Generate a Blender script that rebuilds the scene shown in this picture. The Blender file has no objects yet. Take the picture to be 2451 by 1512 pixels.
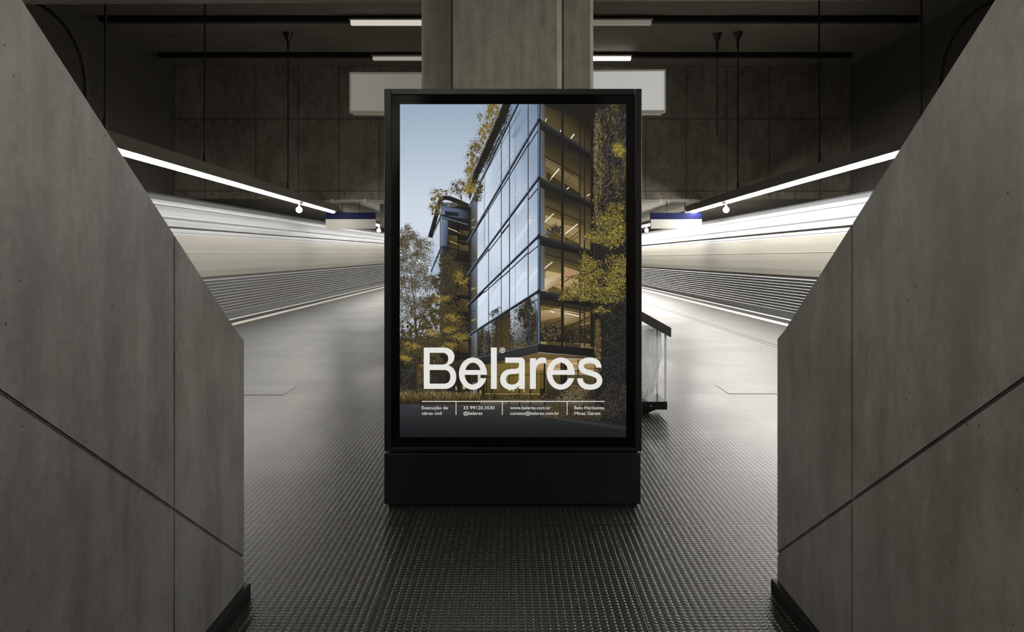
import bpy, bmesh, math, random
from mathutils import Vector, Matrix
S = bpy.context.scene
COL = S.collection
PI = math.pi

# ------------------------------------------------------------------ camera
F = 1700.0                      # focal length in picture pixels (2451 wide)
CH = 1.34                       # camera height above the platform
cd = bpy.data.cameras.new('camera'); cam = bpy.data.objects.new('camera', cd); COL.objects.link(cam)
cam.location = (0, 0, CH); cam.rotation_euler = (PI/2, 0, 0)
cd.sensor_width = 36.0; cd.lens = F/2451*36.0
cd.shift_x = -1.5/2451; cd.shift_y = -144.0/2451
cd.clip_start = 0.05; cd.clip_end = 300
S.camera = cam
# ------------------------------------------------------------------ world, exposure
w = bpy.data.worlds.new('underground'); S.world = w; w.use_nodes = True
w.node_tree.nodes['Background'].inputs[0].default_value = (0.9, 0.92, 1, 1)
w.node_tree.nodes['Background'].inputs[1].default_value = 0.0
S.view_settings.view_transform = 'Standard'; S.view_settings.look = 'None'
S.view_settings.exposure = 0.0; S.view_settings.gamma = 1.0; S.view_settings.use_curve_mapping = False
TUBE_LEFT = 46.0                # radiance of the platform tubes
TUBE_RIGHT = 122.0
ASSUMED_LAMP = 84.0                   # radiance of the assumed ceiling lamp over the walkway

# ------------------------------------------------------------------ helpers
def lin(c):
    return tuple(((v/255)/12.92 if v/255 <= 0.04045 else ((v/255+0.055)/1.055)**2.4) for v in c)
def lin4(c): return lin(c) + (1.0,)

class NT:
    def __init__(s, name):
        s.m = bpy.data.materials.new(name); s.m.use_nodes = True
        s.t = s.m.node_tree; s.t.nodes.clear()
        s.out = s.n('ShaderNodeOutputMaterial')
    def n(s, typ, **kw):
        x = s.t.nodes.new(typ)
        for k, v in kw.items():
            if k == 'ins':
                for a, b in v.items(): s.set(x, a, b)
            else: setattr(x, k, v)
        return x
    def set(s, node, key, val):
        i = node.inputs[key]
        if isinstance(val, bpy.types.NodeSocket): s.t.links.new(val, i)
        else: i.default_value = val
    def math(s, op, a, b=None, c=None, clamp=False):
        x = s.n('ShaderNodeMath', operation=op, use_clamp=clamp)
        s.set(x, 0, a)
        if b is not None: s.set(x, 1, b)
        if c is not None: s.set(x, 2, c)
        return x.outputs[0]
    def ramp(s, v, a, b, lo=0.0, hi=1.0, smooth=True):
        x = s.n('ShaderNodeMapRange', interpolation_type='SMOOTHSTEP' if smooth else 'LINEAR')
        s.set(x, 0, v); s.set(x, 1, a); s.set(x, 2, b); s.set(x, 3, lo); s.set(x, 4, hi)
        return x.outputs[0]
    def mix(s, f, a, b, blend='MIX'):
        x = s.n('ShaderNodeMix', data_type='RGBA', blend_type=blend)
        s.set(x, 0, f); s.set(x, 6, a); s.set(x, 7, b)
        return x.outputs[2]
    def coord(s, scale=(1, 1, 1)):
        tc = s.n('ShaderNodeTexCoord'); mp = s.n('ShaderNodeMapping')
        s.set(mp, 0, tc.outputs['Object']); mp.inputs['Scale'].default_value = scale
        return mp.outputs[0]
    def noise(s, vec, scale, detail=4, rough=0.55):
        x = s.n('ShaderNodeTexNoise'); s.set(x, 'Vector', vec)
        x.inputs['Scale'].default_value = scale; x.inputs['Detail'].default_value = detail; x.inputs['Roughness'].default_value = rough
        return x.outputs[0]
    def bsdf(s, **kw):
        x = s.n('ShaderNodeBsdfPrincipled')
        for k, v in kw.items(): s.set(x, k, v)
        s.t.links.new(x.outputs[0], s.out.inputs[0]); return x

def plain(name, col, rough=0.5, metal=0.0, spec=0.5, emit=None, estr=0.0, var=0.0, vscale=(3, 3, 3)):
    N = NT(name)
    c = lin4(col)
    if var:
        nz = N.noise(N.coord(vscale), 1.0, 4)
        c2 = N.mix(N.ramp(nz, 0.3, 0.7), tuple(v*(1-var) for v in c[:3])+(1,), tuple(min(1, v*(1+var)) for v in c[:3])+(1,))
    else: c2 = c
    b = N.bsdf(**{'Base Color': c2, 'Roughness': rough, 'Metallic': metal, 'Specular IOR Level': spec})
    if emit: b.inputs['Emission Color'].default_value = lin4(emit); b.inputs['Emission Strength'].default_value = estr
    return N.m

def concrete(name, col, streak=(5, 5, 0.6), rough=0.62, bump=0.25, pits=True, contrast=0.3, spec=0.4, extra=None):
    N = NT(name)
    P = N.coord()
    c = lin(col)
    big = N.noise(P, 1.1, 6, 0.6)
    st = N.noise(N.coord(streak), 1.6, 6, 0.65)
    fine = N.noise(P, 38, 5, 0.6)
    mid = N.noise(N.coord((1, 1, 0.55)), 9, 6, 0.7)
    f = N.math('ADD', N.math('MULTIPLY', big, 0.3), N.math('ADD', N.math('MULTIPLY', st, 0.3), N.math('ADD', N.math('MULTIPLY', mid, 0.28), N.math('MULTIPLY', fine, 0.12))))
    f = N.ramp(f, 0.38, 0.62)
    warm = (c[0]*1.03, c[1], c[2]*0.95)
    cc = N.mix(f, tuple(v*(1-contrast) for v in warm)+(1,), tuple(v*(1+contrast) for v in c)+(1,))
    h = N.math('ADD', N.math('MULTIPLY', fine, 0.4), N.math('MULTIPLY', N.noise(N.coord((1, 1, 0.45)), 90, 3), 0.4))
    if pits:
        vo = N.n('ShaderNodeTexVoronoi'); N.set(vo, 'Vector', P); vo.inputs['Scale'].default_value = 26
        hole = N.ramp(vo.outputs['Distance'], 0.05, 0.11, 1, 0)
        gate = N.ramp(N.noise(P, 5.0, 2), 0.54, 0.6)
        hole = N.math('MULTIPLY', hole, gate)
        cc = N.mix(N.math('MULTIPLY', hole, 0.6), cc, tuple(v*0.25 for v in c)+(1,))
        h = N.math('SUBTRACT', h, N.math('MULTIPLY', hole, 1.2))
        st2 = N.ramp(N.noise(N.coord((14, 14, 1.1)), 1.0, 5, 0.7), 0.60, 0.72)
        cc = N.mix(N.math('MULTIPLY', st2, 0.35), cc, tuple(v*0.5 for v in c)+(1,))
    if extra: cc, h = extra(N, P, cc, h, c)
    bp = N.n('ShaderNodeBump'); bp.inputs['Strength'].default_value = bump; bp.inputs['Distance'].default_value = 0.004
    N.set(bp, 'Height', h)
    N.bsdf(**{'Base Color': cc, 'Roughness': N.ramp(big, 0.3, 0.7, rough-0.08, rough+0.08), 'Specular IOR Level': spec, 'Normal': bp.outputs[0]})
    return N.m

def xyz(N, P):
    x = N.n('ShaderNodeSeparateXYZ'); N.set(x, 0, P); return x.outputs

# ---- geometry helpers
def box_bm(bm, x0, x1, y0, y1, z0, z1):
    vs = [bm.verts.new(p) for p in ((x0,y0,z0),(x1,y0,z0),(x1,y1,z0),(x0,y1,z0),(x0,y0,z1),(x1,y0,z1),(x1,y1,z1),(x0,y1,z1))]
    for f in ((0,3,2,1),(4,5,6,7),(0,1,5,4),(1,2,6,5),(2,3,7,6),(3,0,4,7)): bm.faces.new([vs[i] for i in f])
def prism_bm(bm, poly, fn, a, b):
    """poly: 2-D points; fn(u, v, w) -> xyz; extruded from w=a to w=b"""
    A = [bm.verts.new(fn(u, v, a)) for u, v in poly]; B = [bm.verts.new(fn(u, v, b)) for u, v in poly]
    n = len(poly)
    bm.faces.new(A); bm.faces.new(B[::-1])
    for i in range(n): bm.faces.new((A[i], B[i], B[(i+1) % n], A[(i+1) % n]))
def tube_bm(bm, p, q, r, n=10, r2=None):
    p, q = Vector(p), Vector(q); d = (q-p).normalized()
    a = d.orthogonal().normalized(); b = d.cross(a)
    r2 = r if r2 is None else r2
    A = [bm.verts.new(p+(a*math.cos(2*PI*i/n)+b*math.sin(2*PI*i/n))*r) for i in range(n)]
    B = [bm.verts.new(q+(a*math.cos(2*PI*i/n)+b*math.sin(2*PI*i/n))*r2) for i in range(n)]
    bm.faces.new(A[::-1]); bm.faces.new(B)
    for i in range(n): bm.faces.new((A[i], A[(i+1) % n], B[(i+1) % n], B[i]))
def link(name, bm, mat, parent=None, smooth=False, bevel=0.0, seg=2):
    bmesh.ops.recalc_face_normals(bm, faces=bm.faces[:])
    if bevel:
        bmesh.ops.bevel(bm, geom=[e for e in bm.edges if len(e.link_faces) == 2 and e.calc_face_angle(0) > 0.5], offset=bevel, segments=seg, affect='EDGES', profile=0.6)
    me = bpy.data.meshes.new(name); bm.to_mesh(me); bm.free()
    if smooth:
        for p in me.polygons: p.use_smooth = True
    me.materials.append(mat)
    o = bpy.data.objects.new(name, me); COL.objects.link(o)
    if parent is not None: o.parent = parent
    return o
def boxo(name, x0, x1, y0, y1, z0, z1, mat, parent=None, bevel=0.0):
    bm = bmesh.new(); box_bm(bm, x0, x1, y0, y1, z0, z1); return link(name, bm, mat, parent, bevel=bevel)
def tag(o, label, cat, group=None):
    o['label'] = label; o['category'] = cat
    if group: o['group'] = group
    return o
def struct(o, label=None, cat=None):
    o['kind'] = 'structure'
    if label: o['label'] = label
    if cat: o['category'] = cat
    return o
def thing(name, loc, label, cat, group=None, rz=0.0, rx=0.0):
    o = bpy.data.objects.new(name, None); o.empty_display_size = 0.1; COL.objects.link(o)
    o.location = loc; o.rotation_euler = (rx, 0, rz)
    return tag(o, label, cat, group)

# ------------------------------------------------------------------ materials
M_WALL = concrete('raw_concrete', (118, 116, 112), rough=0.55, bump=0.6, contrast=0.32)
M_PILLAR = concrete('column_concrete', (146, 141, 128), streak=(9, 9, 0.5), rough=0.7, contrast=0.28)
M_CEIL = concrete('board_marked_concrete', (110, 104, 93), streak=(0.5, 7, 5), rough=0.75, pits=False, contrast=0.25)

def bulkhead_extra(N, P, cc, h, c):
    X = xyz(N, P)
    line = None
    for xv in (-8.35, -6.98, -5.82, -4.72, -3.62, 3.62, 4.72, 5.82, 6.98, 8.35):
        m = N.ramp(N.math('ABSOLUTE', N.math('SUBTRACT', X[0], xv)), 0.008, 0.02, 1, 0)
        line = m if line is None else N.math('MAXIMUM', line, m)
    for zv in (5.06, 3.10):
        m = N.ramp(N.math('ABSOLUTE', N.math('SUBTRACT', X[2], zv)), 0.008, 0.02, 1, 0)
        line = N.math('MAXIMUM', line, m)
    fx = N.math('SUBTRACT', N.math('PINGPONG', N.math('ADD', X[0], 0.25), 0.36), 0.0)
    for zv in (4.98, 3.02):
        d = N.math('SQRT', N.math('ADD', N.math('POWER', fx, 2.0), N.math('POWER', N.math('SUBTRACT', X[2], zv), 2.0)))
        line = N.math('MAXIMUM', line, N.ramp(d, 0.022, 0.034, 1, 0))
    cc = N.mix(N.math('MULTIPLY', line, 0.75), cc, tuple(v*0.2 for v in c)+(1,))
    return cc, N.math('SUBTRACT', h, N.math('MULTIPLY', line, 0.5))
M_BULK = concrete('formwork_concrete', (112, 106, 95), streak=(3, 3, 1.2), rough=0.72, contrast=0.35, extra=bulkhead_extra)
M_SIDE = concrete('tunnel_concrete', (64, 60, 54), rough=0.8, contrast=0.2, pits=False)
M_DARKCON = plain('track_bed_grime', (38, 36, 33), 0.9, var=0.3)

def floor_mat(name, studs=True):
    N = NT(name); P = N.coord(); X = xyz(N, P)
    px, py = 0.0300, 0.0225
    u = N.math('SUBTRACT', N.math('FRACT', N.math('DIVIDE', N.math('ADD', X[0], 0.0075), px)), 0.5)
    v = N.math('SUBTRACT', N.math('FRACT', N.math('DIVIDE', X[1], py)), 0.5)
    d = N.math('SQRT', N.math('ADD', N.math('POWER', N.math('DIVIDE', u, 0.385), 2.0), N.math('POWER', N.math('DIVIDE', v, 0.45), 2.0)))
    hgt = N.ramp(d, 0.5, 1.0, 0.0038, 0.0)
    # tile joints
    jx = N.math('ABSOLUTE', N.math('SUBTRACT', N.math('FRACT', N.math('DIVIDE', N.math('ADD', X[0], 0.26), 0.5)), 0.5))
    jy = N.math('ABSOLUTE', N.math('SUBTRACT', N.math('FRACT', N.math('DIVIDE', N.math('ADD', X[1], -2.28), 0.84)), 0.5))
    joint = N.math('MAXIMUM', N.ramp(jx, 0.004, 0.008, 1, 0), N.ramp(jy, 0.003, 0.006, 1, 0))
    hgt = N.math('MULTIPLY', hgt, N.math('SUBTRACT', 1.0, joint))
    relief_fade = N.ramp(X[1], 7.0, 12.0)               # stud relief faded down farther along the platform
    hgt = N.math('MULTIPLY', hgt, N.math('SUBTRACT', 1.0, N.math('MULTIPLY', relief_fade, 0.65)))
    big = N.noise(N.coord((0.7, 0.7, 1)), 1.3, 4)
    tile = N.n('ShaderNodeTexWhiteNoise', noise_dimensions='2D')
    cmb = N.n('ShaderNodeCombineXYZ')
    N.set(cmb, 0, N.math('FLOOR', N.math('DIVIDE', N.math('ADD', X[0], 0.01), 0.5))); N.set(cmb, 1, N.math('FLOOR', N.math('DIVIDE', N.math('ADD', X[1], -1.86), 0.84)))
    N.set(tile, 'Vector', cmb.outputs[0])
    scuff = N.ramp(N.noise(N.coord((3, 0.6, 1)), 2.2, 5, 0.65), 0.5, 0.72)
    base = N.mix(scuff, lin4((27, 26, 23)), lin4((35, 33, 30)))
    base = N.mix(N.math('MULTIPLY', joint, 0.8), base, lin4((12, 12, 11)))
    rough = N.math('ADD', N.math('ADD', N.ramp(big, 0.3, 0.7, 0.31, 0.36), N.math('MULTIPLY', relief_fade, 0.08)), N.math('MULTIPLY', N.math('SUBTRACT', tile.outputs[0], 0.5), 0.03))
    bp = N.n('ShaderNodeBump'); bp.inputs['Strength'].default_value = 1.0; bp.inputs['Distance'].default_value = 1.0
    N.set(bp, 'Height', hgt)
    N.bsdf(**{'Base Color': base, 'Roughness': rough, 'Specular IOR Level': 1.0, 'Normal': bp.outputs[0]})
    return N.m
M_FLOOR = floor_mat('studded_rubber')
M_BLACK = plain('black_paint', (17, 17, 17), 0.35, spec=0.4)
M_GLOSS = plain('black_glass', (7, 7, 7), 0.08, spec=0.5)
M_BASEBLK = plain('satin_black_metal', (20, 20, 20), 0.42, spec=0.45, var=0.15)
M_SKIRT = plain('black_rubber_skirting', (10, 10, 10), 0.5)
M_WHITE = plain('white_line_paint', (206, 201, 190), 0.45, var=0.06)
M_COPING = plain('pale_stone_edge', (222, 219, 212), 0.4)
M_STEEL = plain('dark_steel', (44, 42, 38), 0.4, 0.6)
M_TRUNK = plain('dark_grey_trunking', (84, 80, 70), 0.5, 0.1)
M_ALU = plain('brushed_aluminium', (136, 138, 140), 0.5, 0.1, var=0.10, vscale=(3, 0.08, 9))
M_ALU2 = plain('grey_aluminium', (108, 110, 112), 0.5, 0.1, var=0.12, vscale=(3, 0.08, 14))
M_ALU3 = plain('bright_trim', (190, 190, 188), 0.3, 0.2)
M_CREAM = plain('cream_enamel', (138, 135, 126), 0.45, var=0.06, vscale=(3, 0.25, 5))
M_STRIPE = plain('ivory_stripe', (166, 162, 150), 0.4)
M_BROWN = plain('brown_seal', (84, 74, 62), 0.5)
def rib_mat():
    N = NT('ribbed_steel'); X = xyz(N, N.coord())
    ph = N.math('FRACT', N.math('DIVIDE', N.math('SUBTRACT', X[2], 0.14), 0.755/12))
    groove = N.ramp(ph, 0.50, 0.56)                # shade between the ribs put into the colour
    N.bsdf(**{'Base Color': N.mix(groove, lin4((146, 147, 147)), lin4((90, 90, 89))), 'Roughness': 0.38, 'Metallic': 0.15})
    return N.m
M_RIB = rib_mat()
M_UNDER = plain('underframe_black', (26, 25, 24), 0.6)
M_RAIL = plain('rail_steel', (110, 104, 96), 0.4, 0.8)
M_TUBE_L = plain('lit_tube', (250, 250, 245), 0.4, emit=(255, 252, 246), estr=TUBE_LEFT)
M_TUBE_R = plain('brighter_lit_tube', (250, 250, 245), 0.4, emit=(255, 252, 246), estr=TUBE_RIGHT)
for m_ in (M_TUBE_L, M_TUBE_R): m_.cycles.emission_sampling = 'FRONT'
M_BULB = plain('lit_bulb', (250, 250, 245), 0.4, emit=(255, 246, 228), estr=45)
M_SIGN = plain('white_sign_face', (205, 204, 200), 0.4, emit=(214, 218, 218), estr=0.35)  # faint emission added to brighten an unlit panel
M_SIGN_DIM = plain('dim_sign_face', (180, 177, 170), 0.4, emit=(205, 200, 190), estr=0.18)  # dimmer copy: weaker light on the left panel put into colour and glow
M_FRAME = plain('pale_metal_frame', (196, 190, 176), 0.35, 0.5)
M_BLUE = plain('navy_blue_sign', (10, 17, 62), 0.6, spec=0.15)
M_SCREEN = plain('dark_screen', (10, 11, 13), 0.2)
M_LID = plain('dark_grey_lid', (74, 72, 68), 0.4, 0.2)

# ------------------------------------------------------------------ structure
EL = 5.97                                        # left platform edge
def er(y): return 5.82 - 0.012*(y-15)            # right platform edge (very slightly splayed)
Y0, Y1 = -6.0, 60.0
CZ = 6.5; SX = 9.2; SOF = 3.81
bm = bmesh.new()
prism_bm(bm, [(-EL, Y0), (er(Y0), Y0), (er(Y1), Y1), (-EL, Y1)], lambda u, v, w_: (u, v, w_), -0.9, 0.0)
struct(link('floor', bm, M_FLOOR))
bm = bmesh.new(); box_bm(bm, -SX, SX, Y0, Y1, -1.3, -1.1); struct(link('floor_track_bed', bm, M_DARKCON))
struct(boxo('wall_left', -SX-0.3, -SX, Y0, Y1, -1.3, CZ, M_SIDE))
struct(boxo('wall_right', SX, SX+0.3, Y0, Y1, -1.3, CZ, M_SIDE))
struct(boxo('wall_far', -SX-0.3, SX+0.3, Y1, Y1+0.3, -1.3, CZ, M_SIDE))
struct(boxo('wall_near', -SX-0.3, SX+0.3, Y0-0.3, Y0, -1.3, CZ, M_SIDE))
struct(boxo('ceiling', -SX-0.3, SX+0.3, 6.0, 19.8, CZ, CZ+0.3, M_CEIL))
bm = bmesh.new()                                 # lower ceiling over the camera; its edge runs a little askew
prism_bm(bm, [(-SX, Y0), (SX, Y0), (SX, 6.80), (-SX, 7.06)], lambda u, v, w_: (u, v, w_), SOF, CZ+0.3)
struct(link('ceiling_lower', bm, M_CEIL, bevel=0.02))
struct(boxo('wall_bulkhead', -SX, SX, 19.3, 19.8, 2.88, CZ, M_BULK, bevel=0.02))
struct(boxo('ceiling_far', -SX, SX, 19.8, Y1, 2.95, 3.4, M_CEIL))

# slim curved ribs that spring from the side walls
for s, nm in ((-1, 'trim_5'), (1, 'trim_6')):
    arcp = lambda e: [(7.8+e, 3.0)]+[(9.2-(1.4-e)*math.cos(a), 4.4+(1.7-e)*math.sin(a)) for a in [i*PI/2/14 for i in range(0, 15)]]
    pts = arcp(0.0)+arcp(0.06)[::-1]
    bm = bmesh.new(); prism_bm(bm, [(s*u, v) for u, v in pts], lambda u, v, w_: (u, w_, v), 13.0, 13.08)
    struct(link(nm, bm, M_SIDE))

# platform lines and edges
bm = bmesh.new(); box_bm(bm, -EL-0.01, -EL+0.10, Y0, Y1, -0.10, 0.004); struct(link('trim_1', bm, M_COPING))
bm = bmesh.new()
prism_bm(bm, [(er(Y0)-0.10, Y0), (er(Y0)+0.01, Y0), (er(Y1)+0.01, Y1), (er(Y1)-0.10, Y1)], lambda u, v, w_: (u, v, w_), -0.10, 0.004)
struct(link('trim_2', bm, M_COPING))
bm = bmesh.new(); box_bm(bm, -5.57, -5.38, Y0, Y1, -0.01, 0.003); struct(link('trim_3', bm, M_WHITE))
bm = bmesh.new()
prism_bm(bm, [(er(Y0)-0.62, Y0), (er(Y0)-0.42, Y0), (er(Y1)-0.42, Y1), (er(Y1)-0.62, Y1)], lambda u, v, w_: (u, v, w_), -0.01, 0.003)
struct(link('trim_4', bm, M_WHITE))
bm = bmesh.new()
for o_ in (1.92, 2.02):
    prism_bm(bm, [(er(Y0)-o_-0.012, Y0), (er(Y0)-o_+0.012, Y0), (er(Y1)-o_+0.012, Y1), (er(Y1)-o_-0.012, Y1)], lambda u, v, w_: (u, v, w_), -0.01, 0.003)
struct(link('trim_7', bm, M_STEEL))

# foreground balustrade walls: panels divided by real open joints
def clip(poly, a, b, c):                         # keep a*u + b*v <= c
    out = []
    for i in range(len(poly)):
        p, q = poly[i], poly[(i+1) % len(poly)]
        dp, dq = a*p[0]+b*p[1]-c, a*q[0]+b*q[1]-c
        if dp <= 0: out.append(p)
        if dp*dq < 0:
            t = dp/(dp-dq); out.append((p[0]+(q[0]-p[0])*t, p[1]+(q[1]-p[1])*t))
    return out
def balustrade(s, yend, yj, name, base):
    xin, th = 1.05, 0.28
    sl = math.tan(math.radians(35.2))
    ytop = yend-0.075; ztop = 1.055                # where the slope meets the chamfer
    ynear = -1.6
    outline = [(yend, 0.0), (yend, 1.012), (ytop, ztop), (ynear, ztop+(ytop-ynear)*sl), (ynear, 0.0)]
    zj = lambda y: 0.157+(yend-y)*0.682            # raking joint
    g = 0.0022
    nrm = math.hypot(0.682, 1)
    bm = bmesh.new()
    for up in (0, 1):
        for far in (0, 1):
            p = outline
            c0 = 0.157+yend*0.682
            p = clip(p, -0.682, -1, -c0-g*nrm) if up else clip(p, 0.682, 1, c0-g*nrm)
            p = clip(p, -1, 0, -yj-g) if far else clip(p, 1, 0, yj-g)
            if len(p) < 3: continue
            b2 = bmesh.new(); prism_bm(b2, p, lambda u, v, w_: (s*w_, u, v), xin, xin+th)
            bmesh.ops.recalc_face_normals(b2, faces=b2.faces[:])
            bmesh.ops.bevel(b2, geom=[e for e in b2.edges if e.calc_face_angle(0) > 0.4], offset=0.004, segments=2, affect='EDGES')
            me = bpy.data.meshes.new('t'); b2.to_mesh(me); b2.free(); bm.from_mesh(me); bpy.data.meshes.remove(me)
    core = [(yend-0.02, 0.0), (yend-0.02, 0.99), (ytop-0.01, ztop-0.03), (ynear+0.02, ztop+(ytop-ynear)*sl-0.03), (ynear+0.02, 0.0)]
    prism_bm(bm, core, lambda u, v, w_: (s*w_, u, v), xin+0.006, xin+th-0.006)
    wl = struct(link(name, bm, M_WALL))
    bm = bmesh.new(); box_bm(bm, s*(xin-0.022), s*(xin+0.1), ynear, yend+0.012, 0.0, 0.055)
    struct(link(base, bm, M_SKIRT, bevel=0.006))
balustrade(-1, 2.78, 2.2037, 'wall_balustrade_left', 'baseboard_left')
balustrade(1, 2.82, 2.196, 'wall_balustrade_right', 'baseboard_right')

# ------------------------------------------------------------------ concrete column
xc = -0.043
half = [(0.40, 5.70), (0.44, 5.745), (0.44, 5.86), (0.455, 5.87), (0.465, 5.85), (0.683, 5.85), (0.711, 5.88), (0.711, 6.62)]
poly = [(xc+u, v) for u, v in half] + [(xc-u, v) for u, v in half[::-1]]
bm = bmesh.new(); prism_bm(bm, poly, lambda u, v, w_: (u, v, w_), 0.0, SOF)
col = link('concrete_column', bm, M_PILLAR, bevel=0.003)
tag(col, 'thick stepped concrete column rising behind the black advertising kiosk', 'column')

# ------------------------------------------------------------------ blank hanging panels beside the column
def blank_panel(x0, x1, z0, z1, face, label, tilt):
    t = thing('blank_sign', ((x0+x1)/2, 6.25, z0), label, 'sign', rz=tilt)
    hw = (x1-x0)/2; h = z1-z0
    boxo('panel', -hw+0.012, hw-0.012, 0, 0.05, 0.012, h-0.012, face, t)
    bm = bmesh.new()
    box_bm(bm, -hw, hw, -0.006, 0.056, h-0.016, h); box_bm(bm, -hw, hw, -0.006, 0.056, 0.0, 0.018)
    box_bm(bm, -hw, -hw+0.010, -0.006, 0.056, 0.018, h-0.016); box_bm(bm, hw-0.010, hw, -0.006, 0.056, 0.018, h-0.016)
    link('frame', bm, M_FRAME, t, bevel=0.002)
    boxo('bottom_rail', -hw+0.03, hw-0.03, 0.0, 0.05, -0.018, 0.0, M_FRAME, t)
    return t
blank_panel(-1.435, -0.765, 2.598, 2.955, M_SIGN_DIM, 'blank white framed sign panel with weak added glow fixed to left side of the column', 0.02)
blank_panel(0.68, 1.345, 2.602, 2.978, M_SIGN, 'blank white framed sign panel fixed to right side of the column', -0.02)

# ------------------------------------------------------------------ ceiling tracks and ceiling lights
def track(y, z0, xa, xb, label):
    o = boxo('ceiling_track', xa, xb, y, y+0.16, z0, CZ, M_BLACK)
    tag(o, label, 'cable track', 'dark tracks across the ceiling')
track(15.25, 6.38, -8.9, 8.75, 'nearer and longer black track running across the high ceiling')
track(18.0, 6.39, -9.0, 8.6, 'farther black track across the high ceiling, close to the bulkhead')
def ceil_light(x0, x1, y, z1, label, emit, col):
    t = thing('ceiling_light', ((x0+x1)/2, y, z1), label, 'ceiling light')
    hw = (x1-x0)/2
    bm = bmesh.new(); box_bm(bm, -hw-0.03, hw+0.03, -0.02, 0.16, -0.03, 0.0); link('housing', bm, M_FRAME, t)
    m = plain('ceiling_light_cover', col, 0.4, emit=(255, 248, 232), estr=emit) if emit else plain('unlit_ceiling_light_cover', col, 0.4)
    bm = bmesh.new(); prism_bm(bm, [(0.0, -0.03), (0.02, -0.115), (0.12, -0.115), (0.14, -0.03)], lambda u, v, w_: (w_, u, v), -hw, hw)
    link('diffuser', bm, m, t, bevel=0.006)
ceil_light(-3.48, -1.2, 15.22, 6.42, 'pale lit ceiling light on nearer track, left of the column', 0.55, (225, 220, 205))
ceil_light(1.2, 2.98, 15.22, 6.42, 'grey unlit ceiling light with faint added glow on nearer track, right of the column', 0.12, (190, 186, 178))  # cover of this unlit fixture carries a weak added glow
ceil_light(-3.55, -1.2, 18.0, 6.43, 'dim ceiling light on farther track, left of the column', 0.25, (205, 200, 190))
ceil_light(1.2, 3.0, 18.0, 6.43, 'bright white ceiling light on farther track, right of the column', 6.0, (250, 250, 245))

# assumed unseen ceiling lamp, added high over the walkway to light the balustrade walls
def assumed_passage_light(y, label):
    t = thing('assumed_passage_light', (-0.7, y, SOF), label, 'ceiling light')
    boxo('housing', -0.10, 0.10, -0.65, 0.65, -0.05, 0.0, M_FRAME, t)
    m = plain('assumed_lamp_cover', (250, 250, 245), 0.4, emit=(255, 248, 234), estr=ASSUMED_LAMP)
    bm = bmesh.new(); prism_bm(bm, [(-0.08, -0.05), (-0.06, -0.09), (0.06, -0.09), (0.08, -0.05)], lambda u, v, w_: (u, w_, v), -0.62, 0.62)
    link('diffuser', bm, m, t)
assumed_passage_light(0.9, 'assumed unseen long ceiling lamp high over the walkway between the concrete walls')

# ------------------------------------------------------------------ platform tube lights on rods
def zt(y): return 2.70-0.0093*(y-9.55)
def tube_strip(bm, a, b, zf):
    prof = [(0.05*math.cos(k*PI/5), 0.028-0.055*math.sin(k*PI/5)) for k in range(6)]
    n = max(1, round((b-a)/0.55)); rows = []
    for i in range(n+1):
        y = a+(b-a)*i/n; rows.append([bm.verts.new((u, y, v+zf(y))) for u, v in prof])
    for i in range(n):
        for k in range(5): bm.faces.new((rows[i][k], rows[i][k+1], rows[i+1][k+1], rows[i+1][k]))
        bm.faces.new((rows[i][5], rows[i][0], rows[i+1][0], rows[i+1][5]))
    bm.faces.new(rows[0][::-1]); bm.faces.new(rows[-1])
def platform_light(s, mat, label):
    X = 5.2*s
    t = thing('platform_tube_light', (X, 0, 0), label, 'tube light')
    bm = bmesh.new()
    prism_bm(bm, [(-0.10, 0.03), (-0.03, 0.24), (0.03, 0.24), (0.10, 0.03)], lambda u, v, w_: (u, w_, v+zt(w_)), -3.0, 21.2)
    link('trunking', bm, M_TRUNK, t)
    for a, b in ((-3.0, 17.15), (17.55, 20.6)):
        bm = bmesh.new()
        tube_strip(bm, a, b, zt)
        link('tube', bm, mat, t)
    bm = bmesh.new(); box_bm(bm, -0.04, 0.04, 17.2, 17.5, zt(17.3)-0.02, zt(17.3)+0.03); link('connector', bm, M_FRAME, t)
    for y in (9.07, 12.0, 16.45) if s < 0 else (9.04, 12.05, 16.40):
        bm = bmesh.new(); tube_bm(bm, (0, y, zt(y)+0.23), (0, y, CZ), 0.016, 8); tube_bm(bm, (0, y, zt(y)+0.23), (0, y, zt(y)+0.40), 0.03, 8)
        r = link('hanging_rod', bm, M_STEEL, t)
        bm = bmesh.new(); tube_bm(bm, (0, y, CZ), (0, y, CZ-0.20), 0.115, 14, 0.035); tube_bm(bm, (0, y, CZ-0.2), (0, y, CZ-0.36), 0.028, 10)
        link('ceiling_cone', bm, M_STEEL, r)
    # second run beyond the bulkhead
    bm = bmesh.new(); prism_bm(bm, [(-0.08, 0.03), (-0.03, 0.16), (0.03, 0.16), (0.08, 0.03)], lambda u, v, w_: (u, w_, v+2.52), 21.25, 45.0); link('trunking', bm, M_TRUNK, t)
    bm = bmesh.new(); tube_strip(bm, 21.3, 45.0, lambda y: 2.50)
    link('tube', bm, mat, t)
    return t
platform_light(-1, M_TUBE_L, 'long bright tube light hung on rods above left platform edge')
platform_light(1, M_TUBE_R, 'long bright tube light hung on rods above right platform edge')

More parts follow.
